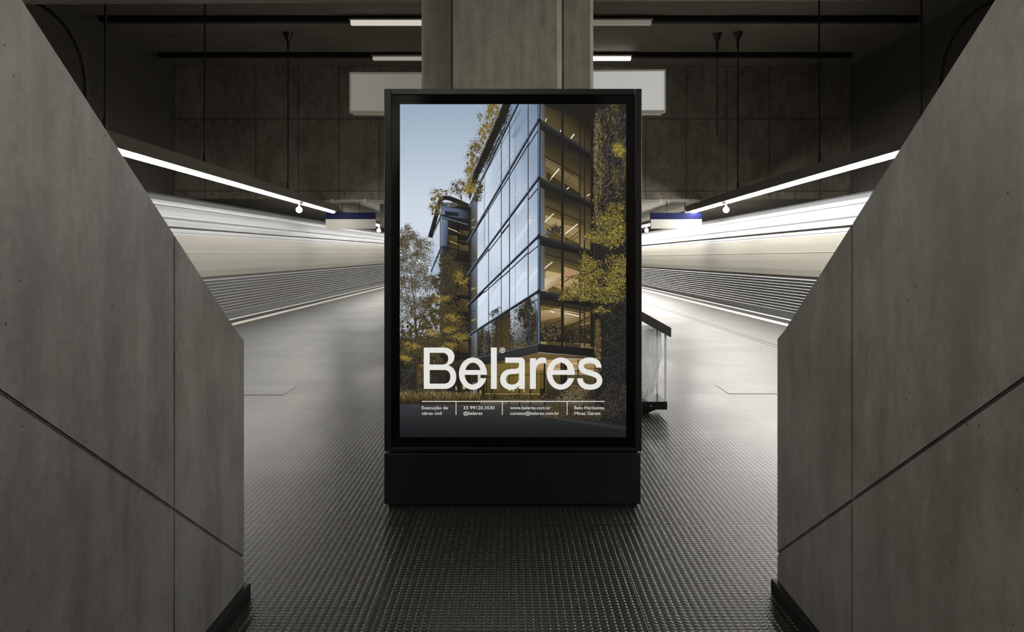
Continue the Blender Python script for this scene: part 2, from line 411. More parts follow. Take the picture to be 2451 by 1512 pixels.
def spot(x, y, z, label):
    t = thing('bulb_lamp', (x, y, z), label, 'lamp')
    bm = bmesh.new(); bmesh.ops.create_uvsphere(bm, u_segments=20, v_segments=12, radius=0.075); link('bulb', bm, M_BULB, t, smooth=True)
    bm = bmesh.new(); tube_bm(bm, (0, 0, 0.06), (0, 0, zt(y)-z-0.028 if y < 21 else 2.47-z), 0.025, 10); link('socket', bm, M_FRAME, t)
spot(-5.2, 17.3, 2.46, 'round bulb lamp under left tube light, near the end of the tube')
spot(5.2, 17.3, 2.46, 'round bulb lamp under right tube light, near the end of the tube')
spot(-5.2, 27.6, 2.33, 'small far bulb lamp just left of the kiosk, below dark screen')
spot(5.2, 27.6, 2.33, 'small far bulb lamp just right of the kiosk, below dark screen')

# lone rod with a ceiling cone on the right
t = thing('ceiling_rod', (4.75, 16.5, CZ), 'thin short rod with ceiling cone hanging free on the right', 'rod')
bm = bmesh.new(); tube_bm(bm, (0, 0, -2.4), (0, 0, 0), 0.013, 8); link('rod', bm, M_STEEL, t)
bm = bmesh.new(); tube_bm(bm, (0, 0, 0), (0, 0, -0.20), 0.115, 14, 0.035); tube_bm(bm, (0, 0, -0.2), (0, 0, -0.36), 0.028, 10); link('cone', bm, M_STEEL, t)

# ------------------------------------------------------------------ blue and white signs, screens, conduits
def platform_sign(x0, x1, y, z0, z1, label):
    t = thing('platform_sign', ((x0+x1)/2, y, z0), label, 'sign', 'blue and white hanging platform signs')
    hw = (x1-x0)/2; h = z1-z0; zm = h*0.59
    boxo('white_panel', -hw, hw, 0, 0.12, 0, zm, plain('sign_white', (172, 169, 160), 0.4), t, 0.004)
    boxo('blue_panel', -hw, hw, -0.002, 0.122, zm, h, M_BLUE, t, 0.004)
    top = (2.88 if y < 19.8 else 2.95)-z0
    for k in (-0.35, 0.35):
        bm = bmesh.new(); tube_bm(bm, (hw*k, 0.06, h), (hw*k, 0.06, top), 0.014, 8); link('hanger', bm, M_STEEL, t)
platform_sign(-5.53, -4.06, 21.0, 2.14, 2.62, 'blue and white blank platform sign hanging left of the kiosk')
platform_sign(3.95, 5.41, 20.3, 2.115, 2.57, 'blue and white blank platform sign hanging right of the kiosk')
def screen(x0, x1, y, label):
    t = thing('hanging_screen', ((x0+x1)/2, y, 2.12), label, 'screen')
    hw = (x1-x0)/2
    boxo('screen_body', -hw, hw, 0, 0.14, 0.0, 0.70, M_BLACK, t, 0.01)
    boxo('screen_face', -hw+0.03, hw-0.03, -0.006, 0.0, 0.03, 0.67, M_SCREEN, t)
    bm = bmesh.new(); tube_bm(bm, (0, 0.07, 0.70), (0, 0.07, 0.83), 0.03, 10); link('bracket', bm, M_STEEL, t)
screen(-3.80, -2.7, 20.3, 'black hanging screen beside left edge of the kiosk, beyond bulkhead')
screen(2.7, 3.76, 20.9, 'black hanging screen beside right edge of the kiosk, beyond bulkhead')
for s, side in ((-1, 'left'), (1, 'right')):
    bm = bmesh.new()
    tube_bm(bm, (s*5.1, 19.22, 2.845), (s*2.2, 19.22, 2.845), 0.016, 8)
    tube_bm(bm, (s*5.1, 19.22, 2.80), (s*2.2, 19.22, 2.80), 0.010, 8)
    for xx in (4.9, 4.0, 3.1): box_bm(bm, s*xx-0.015, s*xx+0.015, 19.20, 19.30, 2.79, 2.88)
    tag(link('ceiling_conduit', bm, M_FRAME), 'thin pipe conduit along the foot of the bulkhead, %s of the kiosk' % side, 'conduit')

# ------------------------------------------------------------------ trains
def train(s, xface, yaw, pitch, label, ya=1.0, yb=59.0):
    yp = 15.0
    t = thing('metro_train', (s*xface, yp, 0), label, 'train', 'metro trains', rz=yaw, rx=pitch)
    def ext(name, prof, mat, parent=t, smooth=False, closed=False, step=2.0):
        bm = bmesh.new(); n = max(1, int((yb-ya)/step)); rows = []
        for i in range(n+1):
            y = ya-yp+(yb-ya)*i/n
            rows.append([bm.verts.new((s*o, y, z)) for o, z in prof])
        for i in range(n):
            for k in range(len(prof)-1): bm.faces.new((rows[i][k], rows[i][k+1], rows[i+1][k+1], rows[i+1][k]))
        return link(name, bm, mat, parent, smooth)
    ext('roof', [(0.24, 2.355), (0.36, 2.45), (0.8, 2.56), (1.4, 2.60), (2.0, 2.56), (2.5, 2.42), (2.68, 2.2), (2.72, 1.8), (2.72, -0.2)], M_ALU2)
    ext('cornice', [(0.20, 2.262), (0.205, 2.30), (0.22, 2.345), (0.24, 2.355)], M_ALU)
    ext('roof_seam', [(0.19, 2.245), (0.215, 2.25), (0.215, 2.26), (0.20, 2.262)], M_BROWN)
    ext('upper_panel', [(0.095, 2.04), (0.12, 2.10), (0.15, 2.17), (0.19, 2.245)], M_ALU)
    ext('window_header', [(0.055, 1.895), (0.065, 1.95), (0.08, 2.00), (0.075, 2.03), (0.095, 2.04)], M_ALU2)
    ext('gutter_rail', [(0.045, 1.862), (0.0, 1.866), (-0.012, 1.878), (0.0, 1.89), (0.055, 1.895)], M_ALU3)
    ext('seal_strip', [(0.03, 1.845), (0.045, 1.85), (0.045, 1.862)], M_BROWN)
    ext('lintel_panel', [(0.012, 1.735), (0.02, 1.742), (0.024, 1.76), (0.018, 1.77), (0.022, 1.80), (0.03, 1.845)], M_ALU)
    ext('cream_panel', [(0.0, 0.925), (-0.012, 1.05), (-0.016, 1.25), (-0.012, 1.40), (0.0, 1.60), (0.012, 1.735)], M_CREAM)
    bm = bmesh.new(); box_bm(bm, min(s*-0.018, s*-0.006), max(s*-0.018, s*-0.006), ya-yp, yb-yp, 1.400, 1.412); link('pinstripe', bm, M_STRIPE, t)
    ext('seal_strip', [(0.012, 0.895), (0.02, 0.90), (0.02, 0.92), (0.0, 0.925)], M_BROWN)
    prof = []; nr = 12; z0, z1 = 0.14, 0.895
    for k in range(nr*8+1):
        z = z0+(z1-z0)*k/(nr*8)
        prof.append((0.024-0.050*max(0.0, math.sin(2*PI*k/8))**0.8, z))
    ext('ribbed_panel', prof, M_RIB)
    ext('sill', [(0.03, -0.12), (0.01, -0.08), (0.006, 0.10), (0.012, 0.14)], M_ALU2)
    bm = bmesh.new(); box_bm(bm, min(s*0.04, s*2.70), max(s*0.04, s*2.70), ya-yp+0.02, yb-yp-0.02, -0.45, -0.10); link('underframe', bm, M_UNDER, t)
    for yy in (ya-yp, yb-yp):
        bm = bmesh.new()
        prism_bm(bm, [(s*0.03, -0.1), (s*0.0, 1.0), (s*0.05, 1.9), (s*0.24, 2.35), (s*0.8, 2.55), (s*1.4, 2.59), (s*2.0, 2.55), (s*2.5, 2.4), (s*2.72, 1.8), (s*2.72, -0.1)], lambda u, v, w_: (u, w_, v), yy, yy+0.03)
        link('end_wall', bm, M_ALU2, t)
    for k in range(8):
        yy = ya-yp+3+k*7.4
        for xo in (0.65, 2.1):
            bm = bmesh.new(); zw = -0.615-yy*pitch; tube_bm(bm, (s*xo, yy, zw), (s*(xo+0.12), yy, zw), 0.38, 20); link('wheel', bm, M_RAIL, t)
    return t
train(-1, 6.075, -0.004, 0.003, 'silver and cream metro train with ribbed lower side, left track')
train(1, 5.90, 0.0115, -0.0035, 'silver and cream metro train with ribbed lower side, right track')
for s, nm, side in ((-1, 'rail', 'left'), (1, 'rail', 'right')):
    for xo in (6.78, 8.23):
        bm = bmesh.new(); box_bm(bm, s*xo-0.05, s*xo+0.05, Y0+0.2, Y1-0.2, -1.1, -1.0)
        tag(link('rail', bm, M_RAIL), 'steel running rail under the %s train, %s' % (side, 'platform side' if xo < 7 else 'wall side'), 'rail')

# ------------------------------------------------------------------ floor hatches
def hatch(x0, x1, y0, y1, label):
    t = thing('floor_hatch', ((x0+x1)/2, (y0+y1)/2, 0.0), label, 'floor hatch')
    hx, hy = (x1-x0)/2, (y1-y0)/2
    boxo('frame', -hx, hx, -hy, hy, -0.004, 0.0015, M_BLACK, t)
    o = boxo('cover', -hx+0.012, hx-0.012, -hy+0.014, hy-0.014, -0.003, 0.004, M_FLOOR, t)
hatch(2.09, 2.95, 6.88, 7.36, 'flush studded floor hatch with black gap, right of the bin')
hatch(-3.1, -2.2, 6.82, 7.30, 'flush studded floor hatch with black gap, left of the kiosk')

# ------------------------------------------------------------------ clear bag bin behind the kiosk
t = thing('litter_bin', (1.03, 6.0, 0), 'clear plastic bag litter bin with dark lid, right behind kiosk', 'bin')
bm = bmesh.new(); box_bm(bm, -0.276, 0.277, 0.0, 0.36, 0.040, 0.108); link('tray', bm, M_BLACK, t, bevel=0.004)
bm = bmesh.new(); prism_bm(bm, [(-0.21, 0.04), (-0.12, 0.0), (0.12, 0.0), (0.21, 0.04)], lambda u, v, w_: (u, w_, v), 0.05, 0.31); link('foot', bm, M_BLACK, t)
bm = bmesh.new(); bmesh.ops.create_uvsphere(bm, u_segments=10, v_segments=6, radius=0.006)
bmesh.ops.translate(bm, verts=bm.verts[:], vec=(0.135, -0.004, 0.072)); link('rivet', bm, M_ALU3, t, smooth=True)
bm = bmesh.new()
prism_bm(bm, [(-0.304, 0.655), (-0.304, 0.728), (-0.06, 0.87), (0.06, 0.87), (0.304, 0.735), (0.304, 0.655), (0.29, 0.66), (0.05, 0.80), (-0.05, 0.80), (-0.29, 0.66)], lambda u, v, w_: (u, w_, v), -0.03, 0.39)
link('lid', bm, M_LID, t, bevel=0.004)
M_POST = plain('clear_acrylic', (220, 222, 222), 0.2)
for xo in (-0.27, 0.262):
    for yo in (0.004, 0.345):
        bm = bmesh.new(); box_bm(bm, xo-0.007, xo+0.007, yo, yo+0.012, 0.108, 0.70); link('post', bm, M_POST, t)
N = NT('clear_bag_film')
tr = N.n('ShaderNodeBsdfTransparent'); tr.inputs[0].default_value = (0.93, 0.94, 0.95, 1)
tl = N.n('ShaderNodeBsdfTranslucent'); tl.inputs[0].default_value = (0.8, 0.82, 0.84, 1)
df = N.n('ShaderNodeBsdfPrincipled'); df.inputs['Base Color'].default_value = (0.75, 0.77, 0.78, 1); df.inputs['Roughness'].default_value = 0.18
m1 = N.n('ShaderNodeMixShader'); m1.inputs[0].default_value = 0.5; N.t.links.new(tl.outputs[0], m1.inputs[1]); N.t.links.new(df.outputs[0], m1.inputs[2])
wr = N.ramp(N.noise(N.coord((14, 14, 3)), 1.5, 5, 0.6), 0.35, 0.7, 0.28, 0.62)
m2 = N.n('ShaderNodeMixShader'); N.set(m2, 0, wr); N.t.links.new(tr.outputs[0], m2.inputs[1]); N.t.links.new(m1.outputs[0], m2.inputs[2])
N.t.links.new(m2.outputs[0], N.out.inputs[0]); M_BAG = N.m
bm = bmesh.new(); rows = []
rnd = random.Random(4)
nz_, na = 26, 56
for i in range(nz_+1):
    f = i/nz_; z = 0.72-f*0.605
    row = []
    pinch = 1-0.34*max(0, (f-0.25)/0.75)**1.5
    if f > 0.93: pinch *= 0.75
    for k in range(na):
        a = 2*PI*k/na
        ca, sa = math.cos(a), math.sin(a)
        sx = 0.255*math.copysign(abs(ca)**0.55, ca); sy = 0.15*math.copysign(abs(sa)**0.55, sa)
        r = pinch*(1+0.05*math.sin(9*a+2.2*f)*(0.2+f)+0.035*math.sin(17*a-5*f)*(0.3+f)+0.02*math.sin(5*a+9*f))
        row.append(bm.verts.new((sx*r, 0.18+sy*r, z if f < 1 else 0.116)))
    rows.append(row)
for i in range(nz_):
    for k in range(na): bm.faces.new((rows[i][k], rows[i][(k+1) % na], rows[i+1][(k+1) % na], rows[i+1][k]))
bm.faces.new(rows[-1])
bag = link('bag', bm, M_BAG, t, smooth=True)

# ------------------------------------------------------------------ advertising kiosk
KY = 3.77                                          # front face of the kiosk
kiosk = thing('advertising_kiosk', (0.0, KY, 0.0), 'tall black freestanding advertising kiosk with lit poster of glass office building', 'advertising kiosk')
boxo('plinth', -0.683, 0.681, 0.0, 0.26, 0.022, 0.292, M_BASEBLK, kiosk, bevel=0.006)
boxo('toe_kick', -0.66, 0.66, 0.015, 0.245, 0.0, 0.024, M_SKIRT, kiosk)
bm = bmesh.new()
box_bm(bm, -0.682, -0.645, 0.0, 0.26, 0.302, 2.227); box_bm(bm, 0.649, 0.686, 0.0, 0.26, 0.302, 2.227)
box_bm(bm, -0.645, 0.649, 0.0, 0.26, 2.195, 2.227); box_bm(bm, -0.645, 0.649, 0.0, 0.26, 0.302, 0.322)
link('frame', bm, M_BASEBLK, kiosk, bevel=0.004)
boxo('back_panel', -0.645, 0.649, 0.20, 0.245, 0.322, 2.195, M_BLACK, kiosk)
boxo('border_glass', -0.6445, 0.6485, 0.006, 0.02, 0.3225, 2.1945, M_GLOSS, kiosk, bevel=0.001)

# ---- the printed picture: flat overlapping ink shapes on the poster sheet
PX0, PX1, PY0, PY1 = 187.0, 1968.0, 161.0, 2780.0   # layout units of the print
PW, PH = 1.200, 1.765
def PL(ax, ay): return ((ax-PX0)/(PX1-PX0)*PW-PW/2+0.002, 0.379+(PY1-ay)/(PY1-PY0)*PH)
R = random.Random(11)
class Paint:
    def __init__(s): s.v = []; s.c = []; s.f = []; s.layer = 0
    def _clampp(s, p): return (min(max(p[0], PX0), PX1), min(max(p[1], PY0), PY1))
    def poly(s, pts, col, dz=0.0, new=True):
        if new: s.layer += 1
        y = -(0.0002+s.layer*0.000006+dz)
        cl = [tuple(map(float, p)) for p in pts]
        cols = list(col) if isinstance(col[0], (tuple, list)) else None
        if any(not (PX0 <= p[0] <= PX1 and PY0 <= p[1] <= PY1) for p in cl):
            if cols: cl = [s._clampp(p) for p in cl]
            else:
                for a, b, c in ((1, 0, PX1), (-1, 0, -PX0), (0, 1, PY1), (0, -1, -PY0)): cl = clip(cl, a, b, c)
                if len(cl) < 3: return
        i0 = len(s.v)
        for k, p in enumerate(cl):
            X, Z = PL(*p); s.v.append((X, y, Z)); s.c.append(cols[k] if cols else col)
        s.f.append(tuple(range(i0, i0+len(cl))))
    def grid(s, P00, P10, P11, P01, fn, nu=4, nv=4):
        s.layer += 1
        def at(u, v):
            a = [P00[i]+(P10[i]-P00[i])*u for i in (0, 1)]; b = [P01[i]+(P11[i]-P01[i])*u for i in (0, 1)]
            return (a[0]+(b[0]-a[0])*v, a[1]+(b[1]-a[1])*v)
        for i in range(nu):
            for j in range(nv):
                q = [at(i/nu, j/nv), at((i+1)/nu, j/nv), at((i+1)/nu, (j+1)/nv), at(i/nu, (j+1)/nv)]
                s.poly(q, [fn(*p) for p in q], new=False)
    def line(s, p, q, w, col, w2=None):
        d = math.hypot(q[0]-p[0], q[1]-p[1]) or 1; nx, ny = -(q[1]-p[1])/d, (q[0]-p[0])/d
        w2 = w if w2 is None else w2
        s.poly([(p[0]+nx*w/2, p[1]+ny*w/2), (q[0]+nx*w2/2, q[1]+ny*w2/2), (q[0]-nx*w2/2, q[1]-ny*w2/2), (p[0]-nx*w/2, p[1]-ny*w/2)], col)
    def leaf(s, x, y, sz, col, ang=None, asp=0.55):
        g_ = sum(col)/3; col = tuple((v*0.86+g_*0.14)*0.93 for v in col)
        a = R.uniform(0, 2*PI) if ang is None else ang
        ca, sa = math.cos(a), math.sin(a)
        q = []
        for u, v in ((-1, 0), (-0.1, asp*R.uniform(0.6, 1.2)), (1, 0.1), (0.1, -asp*R.uniform(0.6, 1.2))):
            q.append((x+sz*(u*ca-v*sa), y+sz*(u*sa+v*ca)))
        s.poly(q, col, dz=R.uniform(0, 0.00005), new=False)
    def clump(s, cx, cy, rx, ry, n, pal, sz=(5, 11), sub=10, tight=0.28, inside=None, ang=None, asp=0.55, rot=0.0, back=True):
        s.layer += 9
        cs = []
        sub = int(sub*1.9)
        for _ in range(sub):
            a = R.uniform(0, 2*PI); r = math.sqrt(R.random())
            cs.append((r*math.cos(a), r*math.sin(a)))
        if ang is None and back:
            bc = tuple(sum(c_[i] for c_ in pal)/len(pal)*0.72 for i in (0, 1, 2))
            for c in cs:
                x = cx+c[0]*rx*0.9; y = cy+c[1]*ry*0.9
                if inside and not inside(x, y): continue
                pts = [(x+rx*tight*0.75*R.uniform(0.45, 1.0)*math.cos(k*PI/5), y+ry*tight*0.75*R.uniform(0.45, 1.0)*math.sin(k*PI/5)) for k in range(10)]
                if inside and not all(inside(*q) for q in pts): continue
                s.poly(pts, bc, new=False)
        if ang is None: n = int(n*2.3); sz = (sz[0]*0.55, sz[1]*0.62)
        else: n = int(n*1.8); sz = (sz[0]*0.75, sz[1]*0.85)
        for _ in range(n):
            c = R.choice(cs)
            u = c[0]+R.gauss(0, tight); v = c[1]+R.gauss(0, tight)
            x = cx+(u*rx*math.cos(rot)-v*ry*math.sin(rot)); y = cy+(u*rx*math.sin(rot)+v*ry*math.cos(rot))
            if inside and not inside(x, y): continue
            col = R.choice(pal); k = R.uniform(0.72, 1.25)
            s.leaf(x, y, R.uniform(*sz), tuple(min(255, t_*k) for t_ in col), None if ang is None else R.gauss(*ang), asp)
        s.layer += 1
P = Paint()
def mixc(a, b, t):
    t = min(1, max(0, t)); return tuple(a[i]+(b[i]-a[i])*t for i in range(3))
# sky
def sky(x, y):
    t = (y-161)/1500
    c = mixc((152, 170, 189), (206, 217, 228), min(1, t*1.8))
    e = math.hypot((x-620)/900, (y-1000)/1100)
    c = mixc(c, (150, 167, 187), max(0, e-0.55)*0.8)
    return c
P.grid((187, 161), (1968, 161), (1968, 2780), (187, 2780), sky, 10, 14)
# forest behind, left
def dark(x, y): return mixc((78, 76, 66), (46, 47, 45), (y-1900)/420)
P.grid((187, 2020), (760, 1980), (760, 2520), (187, 2520), dark, 4, 4)
P.clump(330, 2060, 230, 90, 500, [(52, 50, 44), (70, 66, 52), (44, 44, 42)], (8, 18), 14, 0.3)
P.clump(330, 2270, 260, 170, 700, [(40, 40, 37), (55, 52, 42), (33, 34, 34), (70, 62, 40)], (7, 16), 20, 0.3)

# second building
bl = (200, 210, 222)
P.grid((512, 930), (735, 960), (735, 2330), (505, 2330), lambda x, y: mixc((58, 66, 84), (30, 28, 25), (x-505)/90+(y-1100)/900), 6, 8)
P.grid((510, 1000), (510, 1560), (425, 1560), (440, 1180), lambda x, y: mixc((214, 222, 232), (170, 186, 206), (y-1000)/500), 3, 4)
P.poly([(520, 960), (660, 985), (735, 1010), (735, 1070), (515, 1030)], [(92, 106, 132), (70, 78, 100), (40, 42, 48), (30, 32, 36), (110, 124, 146)])
P.poly([(540, 1000), (650, 1015), (650, 1045), (545, 1035)], (30, 33, 42))
P.poly([(512, 1060), (565, 1075), (560, 1280), (512, 1270)], [(120, 134, 156), (80, 92, 116), (50, 56, 70), (104, 120, 146)])
for (x0, y0, x1, y1, c) in ((566, 1135, 640, 1165, (196, 178, 140)), (640, 1168, 660, 1176, (210, 196, 160)), (578, 1240, 645, 1262, (186, 160, 96)), (652, 1265, 725, 1290, (150, 130, 84))):
    P.line((x0, y0), (x1, y1), 7, c)
for (x0, y0, x1, y1) in ((655, 1150, 725, 1190), (560, 1190, 640, 1235), (570, 1262, 725, 1320), (650, 1590, 725, 1660), (655, 1690, 728, 1790), (600, 2020, 728, 2110), (655, 2170, 728, 2200)):
    P.poly([(x0, y0), (x1, y0+10), (x1, y1+8), (x0, y1)], [(62, 52, 30), (92, 78, 46), (70, 60, 38), (48, 42, 28)])
for k in range(26):
    y = R.uniform(1130, 2300); P.line((560, y), (728, y+12), R.uniform(2, 6), R.choice([(30, 28, 24), (24, 23, 21), (82, 70, 44), (60, 52, 34)]))
P.line((720, 1085), (510, 1030), 13, (30, 33, 38)); P.line((720, 1108), (510, 1046), 6, (110, 122, 136))
P.line((512, 1030), (440, 1190), 8, (30, 33, 38)); P.line((505, 1062), (440, 1215), 5, (50, 56, 64))
P.line((728, 1330), (560, 1290), 9, (22, 22, 22)); P.line((560, 1290), (510, 1285), 9, (30, 32, 36)); P.line((512, 1285), (430, 1480), 9, (36, 42, 50)); P.line((500, 1330), (430, 1500), 4, (60, 70, 82))
P.line((646, 1090), (646, 2300), 9, (20, 20, 20)); P.line((505, 1020), (505, 2000), 7, (40, 46, 54)); P.line((517, 1030), (517, 1500), 5, (90, 104, 124)); P.line((448, 1180), (448, 1500), 3, (150, 164, 182))
rp = [(424, 1205), (444, 1140), (474, 1030), (494, 948), (504, 918), (520, 901), (545, 896), (580, 902), (640, 925), (722, 962)]
for a, b in zip(rp, rp[1:]): P.line((a[0]-(b[0]-a[0])*0.06, a[1]-(b[1]-a[1])*0.06), (b[0]+(b[0]-a[0])*0.06, b[1]+(b[1]-a[1])*0.06), 36, (28, 28, 29))
rq = [(p[0]-(16 if k < 4 else 11 if k < 5 else 4 if k < 6 else -5 if k > 6 else 0), p[1]-(2 if k < 4 else 10 if k < 5 else 15 if k < 6 else 17)) for k, p in enumerate(rp)]
for a, b in zip(rq, rq[1:]): P.line(a, b, 4, (92, 104, 122))
G = [(150, 126, 62), (120, 100, 54), (96, 82, 52), (168, 144, 78), (84, 74, 52)]
P.clump(470, 960, 60, 95, 260, G, (4, 9), 14, 0.25, inside=lambda x, y: y < 1040 and x < 545-(y-870)*0.25)
P.clump(510, 860, 70, 30, 130, G, (4, 8), 8, 0.3)
P.clump(640, 810, 66, 55, 260, [(104, 90, 60), (84, 74, 54), (128, 108, 66)], (4, 8), 12, 0.26)
for q in ((600, 800), (640, 790), (680, 800), (660, 830)): P.line((672, 915), q, 5, (60, 54, 42), 2)
P.clump(640, 950, 90, 22, 170, [(54, 50, 40), (38, 36, 32), (80, 70, 44)], (4, 9), 10, 0.3)
P.clump(590, 950, 50, 14, 60, [(170, 176, 178), (60, 56, 46)], (4, 7), 8, 0.3)

# main building, left glass facade
cor = [-150, 280, 735, 1190, 1624, 2054]; lef = [965, 1222, 1480, 1729, 1974, 2190]
CX, LX = 1277.0, 730.0
def led(k, x):
    t = (CX-x)/(CX-LX)
    return cor[k]+(lef[k]-cor[k])*t
def glass(x, y):
    t = (CX-x)/(CX-LX)
    b = mixc((98, 117, 143), (204, 216, 231), 0.14+0.62*t+(y-200)/1750)
    h = math.sin(x*0.011+y*0.017)*0.5+math.sin(x*0.023-y*0.007)*0.5
    return mixc(b, (220, 228, 238) if h > 0 else (110, 128, 152), abs(h)*0.20)
P.poly([(1290, 161), (1060, 161), (735, 965), (735, 2190), (835, 2175), (1290, 2060)], (120, 138, 160))
P.grid((1290, 161), (1115, 161), (1115, led(1, 1115)), (1290, 275), glass, 4, 5)
P.grid((1115, 161), (732, 965), (732, led(1, 732)), (1115, led(1, 1115)), glass, 8, 5)
for k in range(1, 5):
    P.grid((1290, cor[k]-10), (LX, lef[k]), (LX, lef[k+1]), (1290, cor[k+1]-8), glass, 10, 8)
# soft reflections in the panes
for (x, y, l, wd, d) in ((1120, 330, 150, 40, -8), (1180, 520, 120, 24, -10), (905, 900, 190, 18, 12), (1010, 640, 150, 14, 14), (1130, 1180, 180, 30, 14), (1090, 980, 80, 60, 16), (1010, 1100, 120, 22, 12), (860, 1230, 160, 26, 10), (1200, 1350, 160, 26, 8), (1110, 1560, 120, 30, 10), (940, 1620, 160, 40, 10), (1230, 1500, 90, 22, 12), (830, 1650, 150, 50, 12)):
    c = glass(x, y); c = tuple(min(255, v+d) for v in c)
    P.poly([(x-l*0.4, y+l*0.62), (x-l*0.4+wd, y+l*0.62), (x+l*0.4+wd, y-l*0.62), (x+l*0.4, y-l*0.62)], c)
for (x, y) in ((960, 770), (955, 1107), (865, 1197), (955, 1422), (1105, 872), (822, 1272), (750, 1082), (1248, 1073)):
    P.leaf(x, y, 8, (244, 236, 218), 0.4, 0.7)
P.line((1160, 1140), (1222, 1020), 9, (206, 198, 184)); P.line((940, 1100), (968, 1112), 7, (240, 234, 222))
# ground storey of the facade mirrors trees
P.grid((1290, 1624), (LX, 1974), (LX, 2195), (1290, 2060), lambda x, y: mixc((182, 194, 210), (62, 60, 53), (y-led(4, x)*1.0)/(0.95*(led(5, x)-led(4, x)) if led(5, x)-led(4, x) else 1)), 10, 5)
low = lambda x, y: 740 < x < 1272 and led(4, x)+14 < y < led(5, x)+10
P.clump(800, 2010, 70, 120, 420, [(44, 42, 36), (66, 60, 46), (92, 82, 56), (120, 118, 110)], (5, 11), 16, 0.3, low)
P.clump(1000, 1950, 85, 180, 900, [(36, 34, 30), (58, 50, 34), (84, 70, 38), (104, 88, 48)], (6, 13), 22, 0.25, low)
P.clump(1200, 1860, 80, 190, 800, [(40, 39, 36), (62, 56, 44), (88, 76, 48), (34, 34, 34)], (6, 13), 20, 0.26, low)
P.clump(1010, 2080, 270, 40, 500, [(34, 32, 28), (90, 74, 40), (130, 112, 66), (50, 44, 32), (170, 150, 100)], (4, 10), 20, 0.3, low)
P.clump(850, 2050, 120, 110, 700, [(50, 47, 40), (70, 62, 46), (36, 34, 31), (100, 88, 58)], (6, 13), 20, 0.26, low)
P.clump(780, 2130, 50, 50, 200, [(44, 42, 36), (66, 60, 46), (30, 29, 27)], (6, 13), 12, 0.3, low)
P.clump(930, 1760, 45, 70, 260, [(56, 54, 48), (90, 88, 82), (70, 62, 46)], (5, 10), 10, 0.3, lambda x, y: led(4, x)-70 < y < led(4, x) and 890 < x < 1050)
P.clump(1085, 1900, 34, 110, 70, [(206, 212, 218), (180, 190, 202), (228, 230, 232)], (5, 10), 10, 0.25, low, back=False)
P.poly([(945, 1830), (1050, 1762), (1050, 2060), (945, 2110)], [(46, 42, 34), (60, 52, 34), (84, 68, 34), (66, 56, 34)])
P.clump(1000, 1990, 40, 80, 200, [(110, 92, 44), (70, 58, 34), (52, 46, 34)], (5, 10), 10, 0.3, lambda x, y: 948 < x < 1048 and low(x, y))
# left edge strip of darker panes
for k in range(0, 5):
    P.poly([(738, lef[k]+10), (795, led(k, 795)+6), (795, led(k+1, 795)), (738, lef[k+1])], [(60, 66, 76), (120, 134, 152), (96, 88, 62), (40, 38, 34)])
    for _ in range(4):
        yy = R.uniform(lef[k]+40, lef[k+1]-20); P.line((750, yy), (785, yy-14), R.uniform(4, 14), R.choice([(130, 108, 58), (88, 80, 60), (60, 74, 104), (150, 130, 86)]))
    P.line((744, lef[k]), (744, lef[k+1]), 8, (34, 36, 40)); P.line((795, led(k, 795)), (795, led(k+1, 795)), 5, (70, 82, 98))
P.line((732, 965), (732, 2180), 12, (30, 31, 33))
# mullions
for x, wd, ka, kb in ((1197, 7, 0, 5), (1095, 3, 0, 4), (1050, 7, 0, 5), (985, 6, 0, 5), (885, 5, 1, 5), (853, 4, 0, 2), (853, 4, 4, 5), (908, 4, 4, 5), (943, 6, 4, 5), (1090, 3, 4, 5)):
    y0 = max(165, led(ka, x)); P.line((x, y0), (x, led(kb, x)), wd, (40, 46, 56) if wd > 4 else (92, 106, 126))
# floor ledges (double dark lines with a bright lip)
for k in range(1, 5):
    P.line((CX, cor[k]+9), (715, led(k, 715)+7), 22, (28, 30, 34), 15)
    P.line((CX, cor[k]-3), (712, led(k, 712)-2), 5, (120, 138, 160), 4)
    P.line((CX, cor[k]+3), (712, led(k, 712)+3), 3, (60, 70, 84), 2)
    if k < 4:
        for xa, xb, o_ in ((1197, 985, 62), (985, 853, 44), (853, 740, 26)) if k != 2 else ((1050, 885, 62), (885, 740, 34)):
            P.line((xa, led(k, xa)+o_), (xb, led(k, xb)+o_*0.8), 9, (33, 37, 43), 7)
    off = 84 if k < 4 else 70
    P.line((CX, cor[k]+off), (1197, led(k, 1197)+off*0.86), 8, (34, 38, 44))
    P.line((1050, led(k, 1050)+58), (985, led(k, 985)+48), 8, (36, 40, 48))
P.line((885, led(4, 885)+0), (885, led(4, 885)-180), 6, (40, 46, 56))
# roof edge and its planting
P.line((1118, 161), (735, 965), 13, (30, 32, 36), 9); P.line((1108, 161), (728, 962), 4, (120, 138, 160))
P.line((1140, 200), (870, 690), 4, (62, 72, 88))
P.poly([(995, 161), (1062, 161), (1000, 320), (930, 470), (850, 640), (800, 740), (735, 925), (722, 800)], (27, 26, 24))
P.clump(930, 470, 26, 300, 420, [(30, 28, 25), (42, 38, 30), (24, 23, 22), (70, 60, 36)], (5, 12), 26, 0.16, rot=0.47, back=False)
P.clump(790, 830, 50, 90, 260, [(60, 52, 32), (36, 33, 28), (140, 116, 44), (90, 76, 40)], (4, 9), 14, 0.28)
edge = lambda x, y: x < 995-(y-161)*0.4265+8
P.clump(930, 250, 70, 110, 520, [(150, 126, 56), (126, 106, 52), (174, 148, 72), (96, 82, 48)], (4, 9), 20, 0.25, edge)
P.clump(860, 400, 60, 110, 460, [(140, 116, 54), (110, 94, 52), (164, 140, 74)], (4, 9), 18, 0.25, edge)
P.clump(790, 560, 75, 100, 560, [(128, 106, 52), (100, 86, 52), (150, 126, 62), (84, 74, 50)], (4, 9), 20, 0.25, edge)
